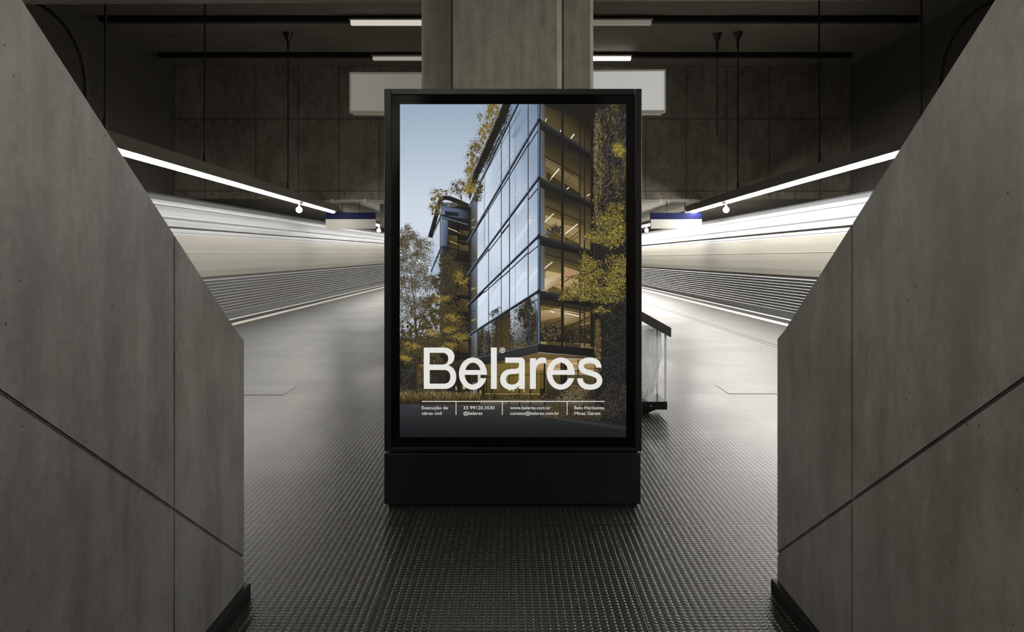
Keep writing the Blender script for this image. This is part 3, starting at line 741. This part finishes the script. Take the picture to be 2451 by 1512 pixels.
P.clump(740, 680, 45, 90, 330, [(140, 114, 52), (110, 92, 48), (160, 132, 62)], (4, 9), 14, 0.26, edge)
P.clump(730, 810, 50, 80, 320, [(168, 138, 46), (130, 108, 46), (92, 78, 44), (186, 160, 60)], (4, 9), 14, 0.28)
P.clump(820, 260, 20, 40, 50, G, (4, 8), 6, 0.3)
P.line((995, 161), (722, 800), 5, (92, 104, 122))
P.clump(800, 905, 30, 20, 40, [(40, 38, 32), (60, 54, 38)], (4, 9), 5, 0.3)

# main building, right warm facade
rc = [-60, 280, 735, 1190, 1624, 2054]; rr = [300, 555, 945, 1325, 1716, 2092]
RX0, RX1 = 1290.0, 1706.0
def rl(k, x):
    t = (x-RX0)/(RX1-RX0); return rc[k]+(rr[k]-rc[k])*t
P.poly([(1286, 161), (1730, 161), (1730, 2160), (1286, 2064)], (30, 28, 24))
warm = [None, None, None, None, None]
for k in range(0, 5):
    lum = (0.55, 0.72, 1.0, 1.15, 0.95)[k]
    def wf(x, y, k=k, lum=lum):
        t = (y-rl(k, x))/(rl(k+1, x)-rl(k, x)); s_ = (x-RX0)/(RX1-RX0)
        c = mixc((44, 40, 30), (118, 102, 58), t*1.9-0.35)
        if t > 0.62: c = mixc(c, (164, 142, 98), (t-0.62)*1.8)
        c = mixc(c, (62, 54, 36), max(0, s_-0.7)*1.6)
        return tuple(min(255, v*lum) for v in c)
    P.grid((RX0, max(161, rl(k, RX0))), (RX1, max(161, rl(k, RX1))), (RX1, rl(k+1, RX1)), (RX0, rl(k+1, RX0)), wf, 8, 8)
    # ceiling panels and lines of light inside
    for (fx0, f0, fx1, f1, c) in ((0.10, 0.62, 0.40, 0.60, (170, 148, 104)), (0.46, 0.66, 0.72, 0.62, (160, 136, 96)), (0.12, 0.84, 0.40, 0.90, (84, 70, 42)), (0.46, 0.88, 0.76, 0.92, (70, 60, 40))):
        X0, X1 = RX0+fx0*416, RX0+fx1*416
        if k == 0: continue
        g0 = lambda x, f: rl(k, x)+(rl(k+1, x)-rl(k, x))*f
        P.poly([(X0, g0(X0, f0)), (X1, g0(X1, f1)), (X1, g0(X1, f1+0.2)), (X0, g0(X0, f0+0.13))], tuple(v*lum*0.95 for v in c))
LI = (244, 238, 222)
for a, b, wd in (((1332, 298), (1342, 272), 6), ((1450, 378), (1470, 346), 10), ((1532, 432), (1560, 396), 9), ((1382, 738), (1442, 668), 9), ((1370, 760), (1385, 735), 4), ((1326, 1088), (1400, 1020), 7), ((1488, 1182), (1586, 1104), 8), ((1296, 1476), (1388, 1402), 7), ((1480, 1512), (1545, 1470), 14), ((1658, 884), (1684, 868), 6), ((1300, 1640), (1400, 1560), 5), ((1500, 830), (1520, 815), 7)):
    P.line(a, b, wd, LI)
for a, b in (((1296, 1500), (1440, 1390)), ((1330, 1600), (1455, 1540)), ((1480, 1560), (1600, 1480)), ((1480, 780), (1560, 700)), ((1480, 1260), (1600, 1160)), ((1490, 1275), (1602, 1190))):
    P.line(a, b, 10, (92, 76, 44))
P.poly([(1296, 1540), (1450, 1500), (1450, 1560), (1340, 1625), (1296, 1600)], [(196, 184, 150), (184, 160, 120), (150, 126, 90), (170, 150, 110), (206, 196, 166)])
P.poly([(1480, 1440), (1600, 1480), (1600, 1500), (1480, 1520)], (172, 138, 104))
P.clump(1415, 1150, 40, 36, 120, [(50, 44, 36), (70, 66, 62), (34, 32, 30)], (6, 12), 8, 0.3)
P.clump(1330, 1180, 34, 18, 40, [(110, 116, 124), (84, 88, 94)], (6, 12), 6, 0.3)
# lowest glazed storey: people, furniture and lamps
P.grid((RX0, 1735), (1690, 1800), (1690, 2045), (RX0, 2025), lambda x, y: mixc((130, 108, 58), (34, 30, 24), (y-1790)/190), 6, 5)
P.poly([(1296, 1790), (1452, 1760), (1452, 1835), (1296, 1870)], [(168, 146, 104), (196, 176, 136), (150, 126, 84), (128, 106, 66)])
P.poly([(1480, 1770), (1690, 1830), (1690, 1850), (1480, 1900)], [(190, 164, 122), (120, 100, 62), (90, 76, 48), (130, 106, 66)])
for a, b, wd, c in (((1376, 1790), (1400, 1800), 8, LI), ((1480, 1800), (1600, 1830), 8, (236, 228, 206)), ((1300, 1925), (1480, 1850), 10, (60, 50, 32)), ((1480, 1925), (1690, 1830), 10, (48, 42, 30)), ((1600, 1900), (1680, 1880), 9, (150, 128, 88)), ((1560, 1950), (1620, 1945), 12, (214, 198, 150)), ((1648, 1985), (1680, 1990), 22, (186, 170, 118))):
    P.line(a, b, wd, c)
P.clump(1380, 1960, 80, 45, 220, [(46, 40, 30), (90, 76, 50), (30, 27, 23), (130, 106, 72), (66, 56, 40)], (8, 20), 14, 0.35, lambda x, y: 1296 < x < 1686 and y < 2035)
P.clump(1590, 1980, 80, 40, 220, [(40, 35, 27), (80, 68, 44), (26, 24, 21), (60, 52, 36)], (8, 18), 14, 0.35, lambda x, y: 1480 < x < 1686 and y < 2040)
P.line((1640, 1850), (1640, 2046), 12, (160, 142, 100))
# dark spandrel bands, rails and mullions
for k in range(1, 5):
    th = (62, 84, 70, 76, 70)[k]
    P.poly([(1280, rc[k]-2), (1708, rr[k]-12), (1708, rr[k]+th*0.62), (1280, rc[k]+th)], [(36, 36, 36), (24, 24, 23), (20, 20, 19), (30, 30, 30)])
    P.line((1280, rc[k]+6), (1708, rr[k]-4), 4, (74, 78, 82)); P.line((1280, rc[k]+22), (1708, rr[k]+8), 3, (54, 56, 58))
    P.poly([(1292, rc[k]+th), (1600, rl(k, 1600)+th*0.8), (1600, rl(k, 1600)+th*1.4), (1470, rl(k, 1470)+th*2.0), (1292, rc[k]+th*2.1)], [(32, 29, 23), (34, 31, 24), (50, 44, 30), (60, 52, 34), (46, 41, 31)]) if k < 3 else None
for k in range(0, 5):
    for f, wd in ((0.60 if k < 2 else 0.47, 8), (0.65 if k < 2 else 0.52, 4), (0.57 if k < 2 else 0.44, 3)):
        f2 = f-0.05*k if k > 2 else f
        ya = rl(k, RX0)+(rl(k+1, RX0)-rl(k, RX0))*f2; yb = rl(k, 1640)+(rl(k+1, 1640)-rl(k, 1640))*f2
        if ya > 165: P.line((RX0, ya), (1640, yb), wd, (34, 31, 24))
P.poly([(1292, 161), (1325, 161), (1325, 1860), (1292, 1850)], [(96, 106, 122), (66, 68, 70), (140, 128, 104), (170, 164, 150)]) if False else None
for k in range(0, 5):
    P.poly([(1294, max(161, rc[k]+80)), (1326, max(161, rl(k, 1326)+80)), (1326, rl(k+1, 1326)-4), (1294, rc[k+1]-6)], [(84, 88, 96), (70, 70, 68), (112, 112, 110) if k > 1 else (86, 90, 98), (104, 118, 142)]) if k != 4 else None
for x, wd in ((1466, 20), (1604, 10), (1640, 10), (1697, 22)):
    P.line((x, 161), (x, 2070), wd, (27, 25, 22)); P.line((x-wd*0.3, 161), (x-wd*0.3, 2070), 2, (58, 52, 40))
P.line((1714, 400), (1714, 2080), 6, (60, 52, 34))
# corner post
P.line((1283, 161), (1283, 2060), 22, (30, 33, 38)); P.line((1281, 161), (1281, 2050), 8, (108, 126, 152))
for k in range(1, 5):
    P.poly([(1268, cor[k]+2), (1283, cor[k]-10), (1298, cor[k]+4), (1298, cor[k]+44), (1283, cor[k]+28), (1268, cor[k]+42)], (34, 35, 38))
# belly band under the glass box
P.poly([(730, 2165), (1275, 2044), (1275, 2118), (830, 2215), (730, 2230)], [(40, 44, 48), (52, 56, 60), (40, 42, 44), (30, 31, 32), (28, 28, 28)])
P.line((1275, 2050), (730, 2172), 5, (86, 94, 102)); P.line((1275, 2064), (730, 2184), 3, (26, 27, 29))
P.poly([(1275, 2046), (1728, 2086), (1728, 2150), (1275, 2112)], [(32, 32, 31), (24, 24, 23), (24, 22, 20), (26, 25, 24)])
P.poly([(830, 2214), (1275, 2116), (1728, 2150), (1728, 2165), (1480, 2160), (1140, 2235), (835, 2285)], [(46, 38, 26), (112, 92, 52), (40, 34, 24), (60, 50, 30), (96, 78, 44), (62, 52, 32), (36, 31, 24)])
# ground floor interior
P.grid((500, 2230), (1740, 2160), (1740, 2500), (500, 2500), lambda x, y: mixc((116, 98, 46), (52, 44, 28), abs(x-1180)/620+(y-2330)/420), 14, 6)
P.grid((480, 2180), (835, 2180), (835, 2470), (480, 2470), lambda x, y: mixc((52, 46, 34), (34, 32, 28), (y-2200)/200), 4, 3)
P.poly([(1240, 2175), (1720, 2160), (1720, 2240), (1240, 2260)], [(186, 150, 104), (168, 134, 96), (148, 120, 86), (160, 130, 84)])
for a, b, wd, c in (((1340, 2205), (1720, 2200), 6, (214, 202, 176)), ((1340, 2240), (1720, 2252), 7, (196, 178, 140)), ((830, 2310), (1740, 2262), 6, (30, 27, 22)), ((1330, 2270), (1720, 2280), 26, (150, 124, 84))):
    P.line(a, b, wd, c)
P.grid((1340, 2290), (1720, 2290), (1720, 2480), (1340, 2480), lambda x, y: mixc((84, 72, 44), (40, 36, 27), (y-2300)/150), 4, 3)
for x in [1215+i*9 for i in range(12)]: P.line((x, 2240), (x, 2420), 3, R.choice([(74, 60, 28), (150, 128, 62), (60, 50, 26)]))
for x in [960+i*13 for i in range(18)]: P.line((x, 2270), (x, 2420), 3, R.choice([(84, 70, 32), (140, 120, 58), (98, 82, 38)]))
for x, wd in ((560, 8), (648, 12), (730, 14), (845, 14), (868, 6), (910, 10), (1046, 5), (1128, 11), (1214, 11), (1326, 14), (1460, 18), (1486, 30), (1590, 8)):
    P.line((x, 2225 if x < 1300 else 2170), (x, 2496), wd, (24, 22, 19))
P.poly([(800, 2290), (822, 2286), (822, 2360), (800, 2366)], (206, 196, 170)); P.poly([(760, 2350), (795, 2348), (795, 2440), (760, 2440)], (96, 104, 112))
for x, y, h, c in ((630, 2395, 44, (190, 176, 140)), (690, 2380, 70, (206, 186, 120)), (705, 2372, 60, (220, 206, 160)), (1050, 2398, 52, (224, 214, 190)), (1078, 2405, 44, (206, 196, 160)), (1165, 2412, 40, (196, 180, 130)), (820, 2420, 30, (200, 190, 160)), (1640, 2400, 40, (176, 184, 192)), (1625, 2350, 30, (190, 170, 120))):
    P.line((x-2, y-h*0.38), (x+2, y+h*0.34), h*0.20, tuple(v*0.82 for v in c), h*0.34)
P.line((860, 2440), (1330, 2440), 4, (176, 156, 96))
for x in range(880, 1300, 26): P.line((x, 2446), (x+R.uniform(-8, 8), 2490), 4, (40, 34, 22)); P.line((x+10, 2446), (x+16, 2480), 3, (150, 130, 74))
P.clump(1080, 2470, 250, 22, 260, [(58, 48, 26), (96, 80, 40), (40, 34, 24), (120, 100, 52)], (5, 12), 16, 0.35, lambda x, y: y < 2500)
P.poly([(1290, 2400), (1322, 2396), (1322, 2480), (1292, 2480)], (34, 29, 21))
P.poly([(920, 2440), (955, 2440), (955, 2494), (920, 2494)], (30, 28, 22))

# paving
P.grid((187, 2484), (1968, 2484), (1968, 2780), (187, 2780), lambda x, y: mixc(mixc((66, 62, 58), (58, 60, 64), (x-700)/-500), (24, 27, 30), (y-2500)/235), 8, 8)
P.grid((800, 2490), (1330, 2490), (1330, 2530), (800, 2530), lambda x, y: mixc((112, 98, 72), (70, 64, 56), (y-2490)/40), 4, 2)
for _ in range(1400):
    x = R.uniform(190, 1965); y = R.uniform(2515, 2775); k = 1-(y-2500)/330
    v = R.uniform(18, 40)+44*k*R.random(); P.leaf(x, y, R.uniform(3, 9), (v+3, v+1, v), R.gauss(0, 0.15), 0.16)
for a, b in (((505, 2720), (540, 2712)), ((1120, 2716), (1160, 2722)), ((300, 2640), (340, 2644)), ((840, 2756), (880, 2760))): P.line(a, b, 7, (20, 21, 22), 3)
for x in (1046, 1128, 1214, 1326): P.line((x, 2494), (x, 2530), 8, (26, 24, 21), 10)
# curb on the right and its planting
P.poly([(1290, 2612), (1360, 2612), (1600, 2650), (1968, 2700), (1968, 2730), (1600, 2680), (1300, 2630)], [(60, 60, 58), (74, 70, 62), (60, 60, 62), (44, 46, 50), (26, 28, 30), (34, 36, 38), (40, 40, 40)])
# green wall
P.grid((1712, 161), (1968, 161), (1968, 2690), (1725, 2640), lambda x, y: mixc((38, 35, 29), (27, 28, 29), (y-900)/1100), 3, 8)
gw = lambda x, y: x > 1706+10*math.sin(y*0.02)
P.clump(1850, 500, 135, 420, 2200, [(30, 30, 31), (42, 39, 32), (58, 54, 46), (24, 24, 24), (84, 88, 96)], (10, 24), 60, 0.12, gw, (2.2, 0.35), 0.16)
P.clump(1850, 560, 130, 420, 520, [(104, 86, 40), (84, 70, 38), (132, 112, 50), (64, 54, 34)], (10, 24), 34, 0.10, gw, (2.1, 0.4), 0.16)
P.clump(1745, 700, 34, 480, 420, [(120, 100, 48), (88, 74, 40), (150, 136, 90)], (7, 16), 40, 0.12, gw, (1.9, 0.5), 0.25)
P.clump(1890, 520, 50, 45, 170, [(176, 158, 56), (150, 130, 52), (120, 102, 46)], (12, 24), 5, 0.35, gw, (2.3, 0.4), 0.14)
P.clump(1850, 1150, 120, 120, 380, [(150, 132, 50), (110, 94, 44), (60, 54, 36)], (8, 18), 16, 0.2, gw, (2.2, 0.5), 0.25)
P.clump(1860, 1900, 115, 330, 2000, [(28, 28, 28), (38, 37, 34), (22, 23, 24), (54, 54, 52), (48, 44, 34)], (9, 20), 60, 0.14, lambda x, y: x > 1720, (0.4, 0.6), 0.3)
P.clump(1860, 2250, 110, 150, 420, [(36, 37, 38), (64, 62, 56), (26, 27, 29)], (8, 18), 24, 0.2, lambda x, y: x > 1735, (0.3, 0.6), 0.25)
P.poly([(1722, 1860), (1766, 1850), (1762, 2330), (1728, 2330)], (74, 62, 34)); P.clump(1745, 2090, 24, 230, 260, [(120, 102, 48), (90, 76, 40), (52, 46, 32), (150, 132, 70)], (5, 12), 26, 0.15)
# yellow maple sprays
Yp = [(168, 150, 54), (140, 123, 48), (188, 172, 70), (112, 98, 44), (84, 73, 40), (62, 55, 36), (50, 46, 34)]
for cx, cy, rx, ry, n in ((1880, 1010, 80, 90, 260), (1800, 1070, 90, 60, 260), (1890, 1140, 70, 60, 200), (1760, 1200, 90, 50, 330), (1850, 1230, 100, 50, 220), (1660, 1400, 60, 70, 260), (1720, 1460, 80, 60, 300), (1890, 1420, 80, 60, 420), (1920, 1480, 60, 60, 300), (1860, 1540, 100, 60, 420), (1640, 1560, 90, 60, 260), (1760, 1620, 120, 50, 420), (1560, 1640, 90, 40, 220), (1500, 1680, 70, 22, 120), (1830, 1680, 120, 50, 380), (1640, 1690, 50, 20, 110), (1760, 1780, 60, 22, 130), (1900, 1600, 60, 60, 200)):
    P.clump(cx, cy, rx, ry, n, Yp, (5, 12), 12, 0.26, lambda x, y: x < 1966)
for a, b in (((1968, 1680), (1830, 1540)), ((1830, 1540), (1780, 1440)), ((1968, 1690), (1760, 1640)), ((1968, 1790), (1760, 1760)), ((1940, 1640), (1880, 1600)), ((1760, 1640), (1560, 1660))):
    P.line(a, b, 5, (44, 38, 26), 3)
# shrubs at lower right
P.clump(1880, 2480, 120, 130, 700, [(40, 40, 38), (58, 56, 50), (30, 31, 32), (76, 68, 46)], (7, 15), 30, 0.22, lambda x, y: y < 2660+(x-1500)*0.1)
P.clump(1560, 2480, 110, 60, 420, [(96, 82, 48), (120, 108, 76), (70, 62, 44), (140, 130, 104)], (5, 12), 22, 0.25)
P.clump(1450, 2560, 90, 60, 420, [(88, 72, 36), (110, 90, 44), (60, 52, 34), (76, 70, 58)], (5, 11), 20, 0.26)
P.clump(1650, 2580, 180, 60, 700, [(58, 50, 34), (76, 64, 40), (44, 41, 34), (90, 78, 50)], (6, 13), 30, 0.24, lambda x, y: y < 2615+(x-1400)*0.11)
P.clump(1600, 2400, 90, 40, 120, [(130, 116, 72), (96, 84, 54)], (4, 9), 12, 0.3)

# trees on the left
TR = [(84, 76, 58), (66, 60, 48), (104, 92, 62), (54, 50, 44), (120, 108, 82)]
for a, b, w0, w1 in (((330, 2250), (318, 1960), 34, 22), ((318, 1980), (300, 1700), 18, 9), ((300, 1720), (262, 1400), 9, 4), ((322, 1960), (400, 1740), 13, 6), ((400, 1740), (440, 1560), 6, 3), ((318, 1900), (240, 1640), 10, 5), ((240, 1660), (205, 1420), 5, 3), ((326, 2060), (215, 1930), 10, 5), ((330, 2140), (200, 1960), 8, 4), ((300, 1700), (330, 1480), 7, 3), ((326, 2010), (450, 1830), 10, 5), ((450, 1830), (520, 1740), 6, 3), ((300, 2215), (190, 2180), 8, 4)):
    P.line(a, b, w0, (40, 36, 30), w1)
for cx, cy, rx, ry, n in ((250, 1180, 60, 60, 200), (215, 1280, 60, 70, 240), (290, 1280, 80, 90, 330), (370, 1300, 70, 80, 260), (240, 1430, 80, 80, 330), (360, 1430, 80, 80, 260), (230, 1600, 80, 90, 380), (340, 1580, 90, 80, 330), (430, 1560, 60, 60, 180), (230, 1770, 90, 90, 420), (350, 1760, 90, 80, 380)):
    P.clump(cx, cy, rx, ry, int(n*1.9), TR, (5, 10), 26, 0.2, lambda x, y: x > 189, back=False)
T2 = [(104, 88, 44), (82, 71, 44), (62, 55, 42), (128, 108, 54), (50, 47, 41), (44, 42, 38)]
for cx, cy, rx, ry, n in ((560, 1420, 80, 90, 420), (600, 1500, 90, 80, 420), (520, 1560, 80, 80, 360), (580, 1620, 100, 60, 420), (640, 1500, 60, 60, 200)):
    P.clump(cx, cy, rx, ry, n, [(62, 57, 46), (76, 66, 44), (52, 48, 42), (96, 82, 46)], (4, 10), 16, 0.25)
P.clump(670, 1530, 60, 50, 140, [(168, 142, 56), (136, 114, 50)], (4, 9), 10, 0.3)
for cx, cy, rx, ry, n in ((470, 1720, 110, 80, 480), (560, 1760, 110, 80, 520), (600, 1860, 110, 80, 560), (480, 1860, 120, 80, 560), (640, 1960, 90, 60, 420), (520, 1990, 110, 70, 460), (380, 1900, 110, 80, 460), (250, 1930, 80, 90, 420), (240, 2080, 80, 80, 380), (400, 2050, 110, 80, 460), (580, 2080, 70, 50, 260), (300, 2140, 110, 60, 360), (440, 2160, 70, 50, 200)):
    P.clump(cx, cy, rx, ry, n, T2, (4, 10), 16, 0.26, lambda x, y: x > 189)
for cx, cy in ((500, 1690), (600, 1840), (660, 1990), (450, 1960), (560, 2060), (280, 2060), (240, 2160), (560, 1930), (400, 2230)):
    P.clump(cx, cy, 60, 24, 110, [(176, 148, 58), (150, 126, 52), (128, 106, 46)], (4, 9), 8, 0.3)
P.clump(360, 2300, 30, 60, 80, [(120, 100, 48), (90, 76, 40)], (4, 9), 8, 0.3)
P.poly([(306, 2200), (350, 2200), (346, 2380), (352, 2480), (298, 2480), (304, 2380)], [(46, 40, 30), (84, 70, 42), (62, 52, 36), (60, 50, 34), (30, 27, 23), (36, 32, 26)])
# ornamental grass bed
P.grid((187, 2440), (820, 2440), (820, 2520), (187, 2520), lambda x, y: mixc((84, 70, 40), (40, 34, 24), (y-2440)/70), 6, 3)
for _ in range(900):
    x = R.uniform(190, 830); y = R.uniform(2425, 2500)
    if y > 2500-max(0, (x-700))*0.15+20: continue
    c = R.choice([(140, 118, 56), (112, 96, 52), (164, 146, 92), (84, 72, 42), (60, 52, 34)])
    k = 1.15-(y-2425)/110; P.leaf(x, y, R.uniform(8, 20), tuple(v*k for v in c), -PI/2+R.gauss(0, 0.35), 0.14)
for _ in range(160):
    x = R.uniform(195, 560); P.leaf(x, R.uniform(2405, 2440), R.uniform(8, 18), R.choice([(96, 84, 52), (120, 110, 84), (80, 72, 52)]), -PI/2+R.gauss(0, 0.25), 0.12)

def ink_mat(name):
    N = NT(name)
    at = N.n('ShaderNodeAttribute'); at.attribute_name = 'ink'
    gr = N.noise(N.coord(), 420, 2, 0.7)
    c = N.mix(1.0, at.outputs['Color'], N.ramp(gr, 0.25, 0.75, 0.80, 1.20, smooth=False), 'MULTIPLY')
    b = N.bsdf(**{'Base Color': (0.01, 0.01, 0.01, 1), 'Roughness': 0.25, 'Specular IOR Level': 0.25, 'Emission Color': c, 'Emission Strength': 1.0})
    N.m.cycles.emission_sampling = 'NONE'
    return N.m
me = bpy.data.meshes.new('poster')
me.from_pydata(P.v, [], P.f)
ca = me.color_attributes.new('ink', 'FLOAT_COLOR', 'POINT')
flat = []
for c in P.c: flat += list(lin(tuple(max(0, min(255, v)) for v in c))) + [1.0]
ca.data.foreach_set('color', flat)
me.materials.append(ink_mat('backlit_print'))
poster = bpy.data.objects.new('poster', me); COL.objects.link(poster); poster.parent = kiosk
poster['label'] = 'backlit poster showing glass office building among autumn trees'
TOP = -(0.0002+P.layer*0.000006+0.0003)

# ---- lettering (drawn glyph outlines)
M_INK = plain('white_print', (10, 10, 10), 0.3, spec=0.2, emit=(228, 226, 221), estr=1.0); M_INK.cycles.emission_sampling = 'NONE'
def TU(tx, ty):                                    # title layout units -> sheet
    X = (1000+tx/8.4-957)/541*PW-PW/2+0.002; Z = 0.379+(1046-(820+ty/8.4))/797*PH
    return X, Z
def bez(p0, p1, p2, p3, n=10):
    return [tuple((1-t)**3*p0[i]+3*(1-t)**2*t*p1[i]+3*(1-t)*t*t*p2[i]+t**3*p3[i] for i in (0, 1)) for t in [k/n for k in range(1, n+1)]]
def arc(cx, cy, rx, ry, a0, a1, n=28): return [(cx+rx*math.cos(a0+(a1-a0)*k/n), cy-ry*math.sin(a0+(a1-a0)*k/n)) for k in range(n+1)]
def roundr(x0, y0, x1, y1, r):                     # right-hand lobe: starts top-left, ends bottom-left
    return [(x0, y0), (x1-r, y0)]+bez((x1-r, y0), (x1-r*0.45, y0), (x1, y0+r*0.45), (x1, y0+r))+bez((x1, max(y0+r, y1-r)), (x1, y1-r*0.45), (x1-r*0.45, y1), (x1-r, y1))+[(x0, y1)]
loops = []
# B
loops.append([(122, 95), (512, 95)]+bez((512, 95), (650, 95), (737, 175), (737, 275))+bez((737, 275), (737, 365), (690, 425), (607, 450))+bez((607, 450), (710, 480), (772, 570), (772, 680))+bez((772, 680), (772, 830), (680, 925), (545, 925))+[(122, 925)])
loops.append([(240, 200), (495, 200)]+bez((495, 200), (570, 200), (613, 245), (613, 318))+bez((613, 318), (613, 395), (570, 437), (495, 437))+[(240, 437)])
loops.append([(240, 545), (535, 545)]+bez((535, 545), (610, 545), (655, 600), (655, 682))+bez((655, 682), (655, 768), (610, 820), (535, 820))+[(240, 820)])
def glyph_e(dx):
    cx, cy = 1107+dx, 618
    a_bar = math.asin((cy-642)/323); a_term = -math.asin((710-cy)/323)
    o = arc(cx, cy, 281, 323, a_bar, 2*PI+a_term, 60)
    ai = -math.asin((710-cy)/220)
    i = arc(cx-3, cy, 165, 220, 2*PI+ai, PI+math.asin((642-cy)/220), 36)
    loops.append(o+i)
    ah = math.asin((cy-548)/220)
    loops.append(arc(cx, cy, 160, 220, ah, PI-ah, 30))
glyph_e(0); glyph_e(1762)
loops.append([(1468, 95), (1586, 95), (1586, 925), (1468, 925)])
# a
loops.append([(1755, 295), (2060, 295)]+bez((2060, 295), (2115, 295), (2148, 328), (2148, 385))+[(2148, 925), (2030, 925), (2030, 862)]
             +bez((2030, 862), (2000, 915), (1940, 942), (1880, 942))+bez((1880, 942), (1745, 942), (1653, 855), (1653, 735))+bez((1653, 735), (1653, 612), (1745, 527), (1880, 525))
             +bez((1880, 525), (1930, 525), (1965, 527), (1995, 510))+bez((1995, 510), (2020, 500), (2030, 490), (2030, 465))+[(2030, 402), (1755, 402)])
loops.append([(2030, 605), (2030, 720)]+bez((2030, 720), (2030, 795), (1970, 838), (1890, 838))+bez((1890, 838), (1820, 838), (1773, 798), (1773, 735))+bez((1773, 735), (1773, 668), (1820, 630), (1890, 626))+bez((1890, 626), (1945, 622), (1990, 625), (2030, 605)))
# r
loops.append([(2250, 310), (2370, 310), (2370, 368)]+bez((2370, 368), (2395, 320), (2440, 296), (2490, 295))+bez((2490, 295), (2525, 294), (2555, 302), (2576, 312))+[(2576, 420)]
             +bez((2576, 420), (2550, 408), (2525, 405), (2495, 407))+bez((2495, 407), (2420, 412), (2370, 470), (2370, 560))+[(2370, 925), (2250, 925)])
# s : stroke swept along a spine
sp = [(1783, 497)]+bez((1783, 497), (1775, 395), (1705, 346), (1600, 346), 14)+bez((1600, 346), (1490, 346), (1426, 398), (1426, 468), 14)+bez((1426, 468), (1426, 545), (1500, 578), (1605, 605), 14)+bez((1605, 605), (1720, 636), (1798, 668), (1798, 758), 14)+bez((1798, 758), (1798, 842), (1720, 890), (1608, 890), 14)+bez((1608, 890), (1495, 890), (1412, 832), (1406, 713), 14)
L_, R_ = [], []
for k, p in enumerate(sp):
    a = sp[max(0, k-1)]; b = sp[min(len(sp)-1, k+1)]
    d = math.hypot(b[0]-a[0], b[1]-a[1]); tx, ty = (b[0]-a[0])/d, (b[1]-a[1])/d
    if k == 0: tx, ty = 0, -1
    if k == len(sp)-1: tx, ty = 0, -1
    hw = 52+4*abs(ty)
    L_.append((p[0]-ty*hw, p[1]+tx*hw)); R_.append((p[0]+ty*hw, p[1]-tx*hw))
loops.append([(x+1848, y) for x, y in L_+R_[::-1]])
# registered mark ring + R
loops.append(arc(1696, 150, 55, 55, 0, 2*PI, 36)[:-1]); loops.append(arc(1696, 150, 43, 43, 0, 2*PI, 36)[:-1])
loops.append([(1676, 123), (1702, 123)]+bez((1702, 123), (1716, 123), (1722, 132), (1722, 141), 5)+bez((1722, 141), (1722, 151), (1716, 156), (1710, 158), 5)+[(1724, 178), (1710, 178), (1699, 160), (1688, 160), (1688, 178), (1676, 178)])
loops.append([(1688, 133), (1688, 150), (1702, 150), (1709, 146), (1709, 137), (1702, 133)])
def curve_mesh(name, loops, mat, parent, fn, y):
    cu = bpy.data.curves.new(name+'_c', 'CURVE'); cu.dimensions = '2D'; cu.fill_mode = 'BOTH'
    for lp in loops:
        s_ = cu.splines.new('POLY'); s_.points.add(len(lp)-1); s_.use_cyclic_u = True
        for k, p in enumerate(lp):
            X, Z = fn(*p); s_.points[k].co = (X, Z, 0, 1)
    tmp = bpy.data.objects.new('tmp', cu); COL.objects.link(tmp)
    bpy.context.view_layer.update()
    m_ = bpy.data.meshes.new_from_object(tmp.evaluated_get(bpy.context.evaluated_depsgraph_get()))
    bpy.data.objects.remove(tmp); bpy.data.curves.remove(cu)
    for v in m_.vertices: v.co = (v.co.x, y, v.co.y)
    m_.name = name; m_.materials.clear(); m_.materials.append(mat)
    o = bpy.data.objects.new(name, m_); COL.objects.link(o); o.parent = parent
    return o
lt = curve_mesh('title_lettering', loops, M_INK, poster, TU, TOP); lt['label'] = 'large white title lettering'
# rules
bars = []
def bar(x0, x1, y0, y1): bars.append([(x0, y0), (x1, y0), (x1, y1), (x0, y1)])
PXL = lambda x, y: ((x-957)/541*PW-PW/2+0.002, 0.379+(1046-y)/797*PH)
bar(1010, 1446.3, 959.2, 961.0)
for x in (1091.4, 1202.1, 1356.6): bar(x-0.75, x+0.75, 961.0, 992.4)
curve_mesh('divider_rules', bars, M_INK, poster, PXL, TOP)
# small lines of text
def textline(body, x0, x1, base):
    fc = bpy.data.curves.new('t', 'FONT'); fc.body = body; fc.size = 1.0
    tmp = bpy.data.objects.new('tmp', fc); COL.objects.link(tmp); bpy.context.view_layer.update()
    m_ = bpy.data.meshes.new_from_object(tmp.evaluated_get(bpy.context.evaluated_depsgraph_get()))
    bpy.data.objects.remove(tmp); bpy.data.curves.remove(fc)
    xs = [v.co.x for v in m_.vertices]
    a, z = PXL(x0, base); b, _ = PXL(x1, base)
    sx = (b-a)/(max(xs)-min(xs)); x_ = min(xs); sy = 0.0243
    for v in m_.vertices: v.co = (a+(v.co.x-x_)*sx, TOP, z+v.co.y*sy)
    m_.materials.clear(); m_.materials.append(M_INK); m_.name = 'small_text'
    o = bpy.data.objects.new('small_text', m_); COL.objects.link(o); o.parent = poster
for body, x0, x1, row in (('Execução de', 1010.2, 1072.2, 0), ('obras civil', 1010.0, 1057.2, 1), ('33 99120.3530', 1109.3, 1183.2, 0), ('@belares', 1109.2, 1154.2, 1),
                          ('www.belares.com.br', 1220.6, 1317.5, 0), ('contato@belares.com.br', 1220.6, 1337.2, 1), ('Belo Horizonte,', 1374.3, 1446.7, 0), ('Minas Gerais.', 1374.3, 1438.0, 1)):
    textline(body, x0, x1, 978.9+13.2*row)
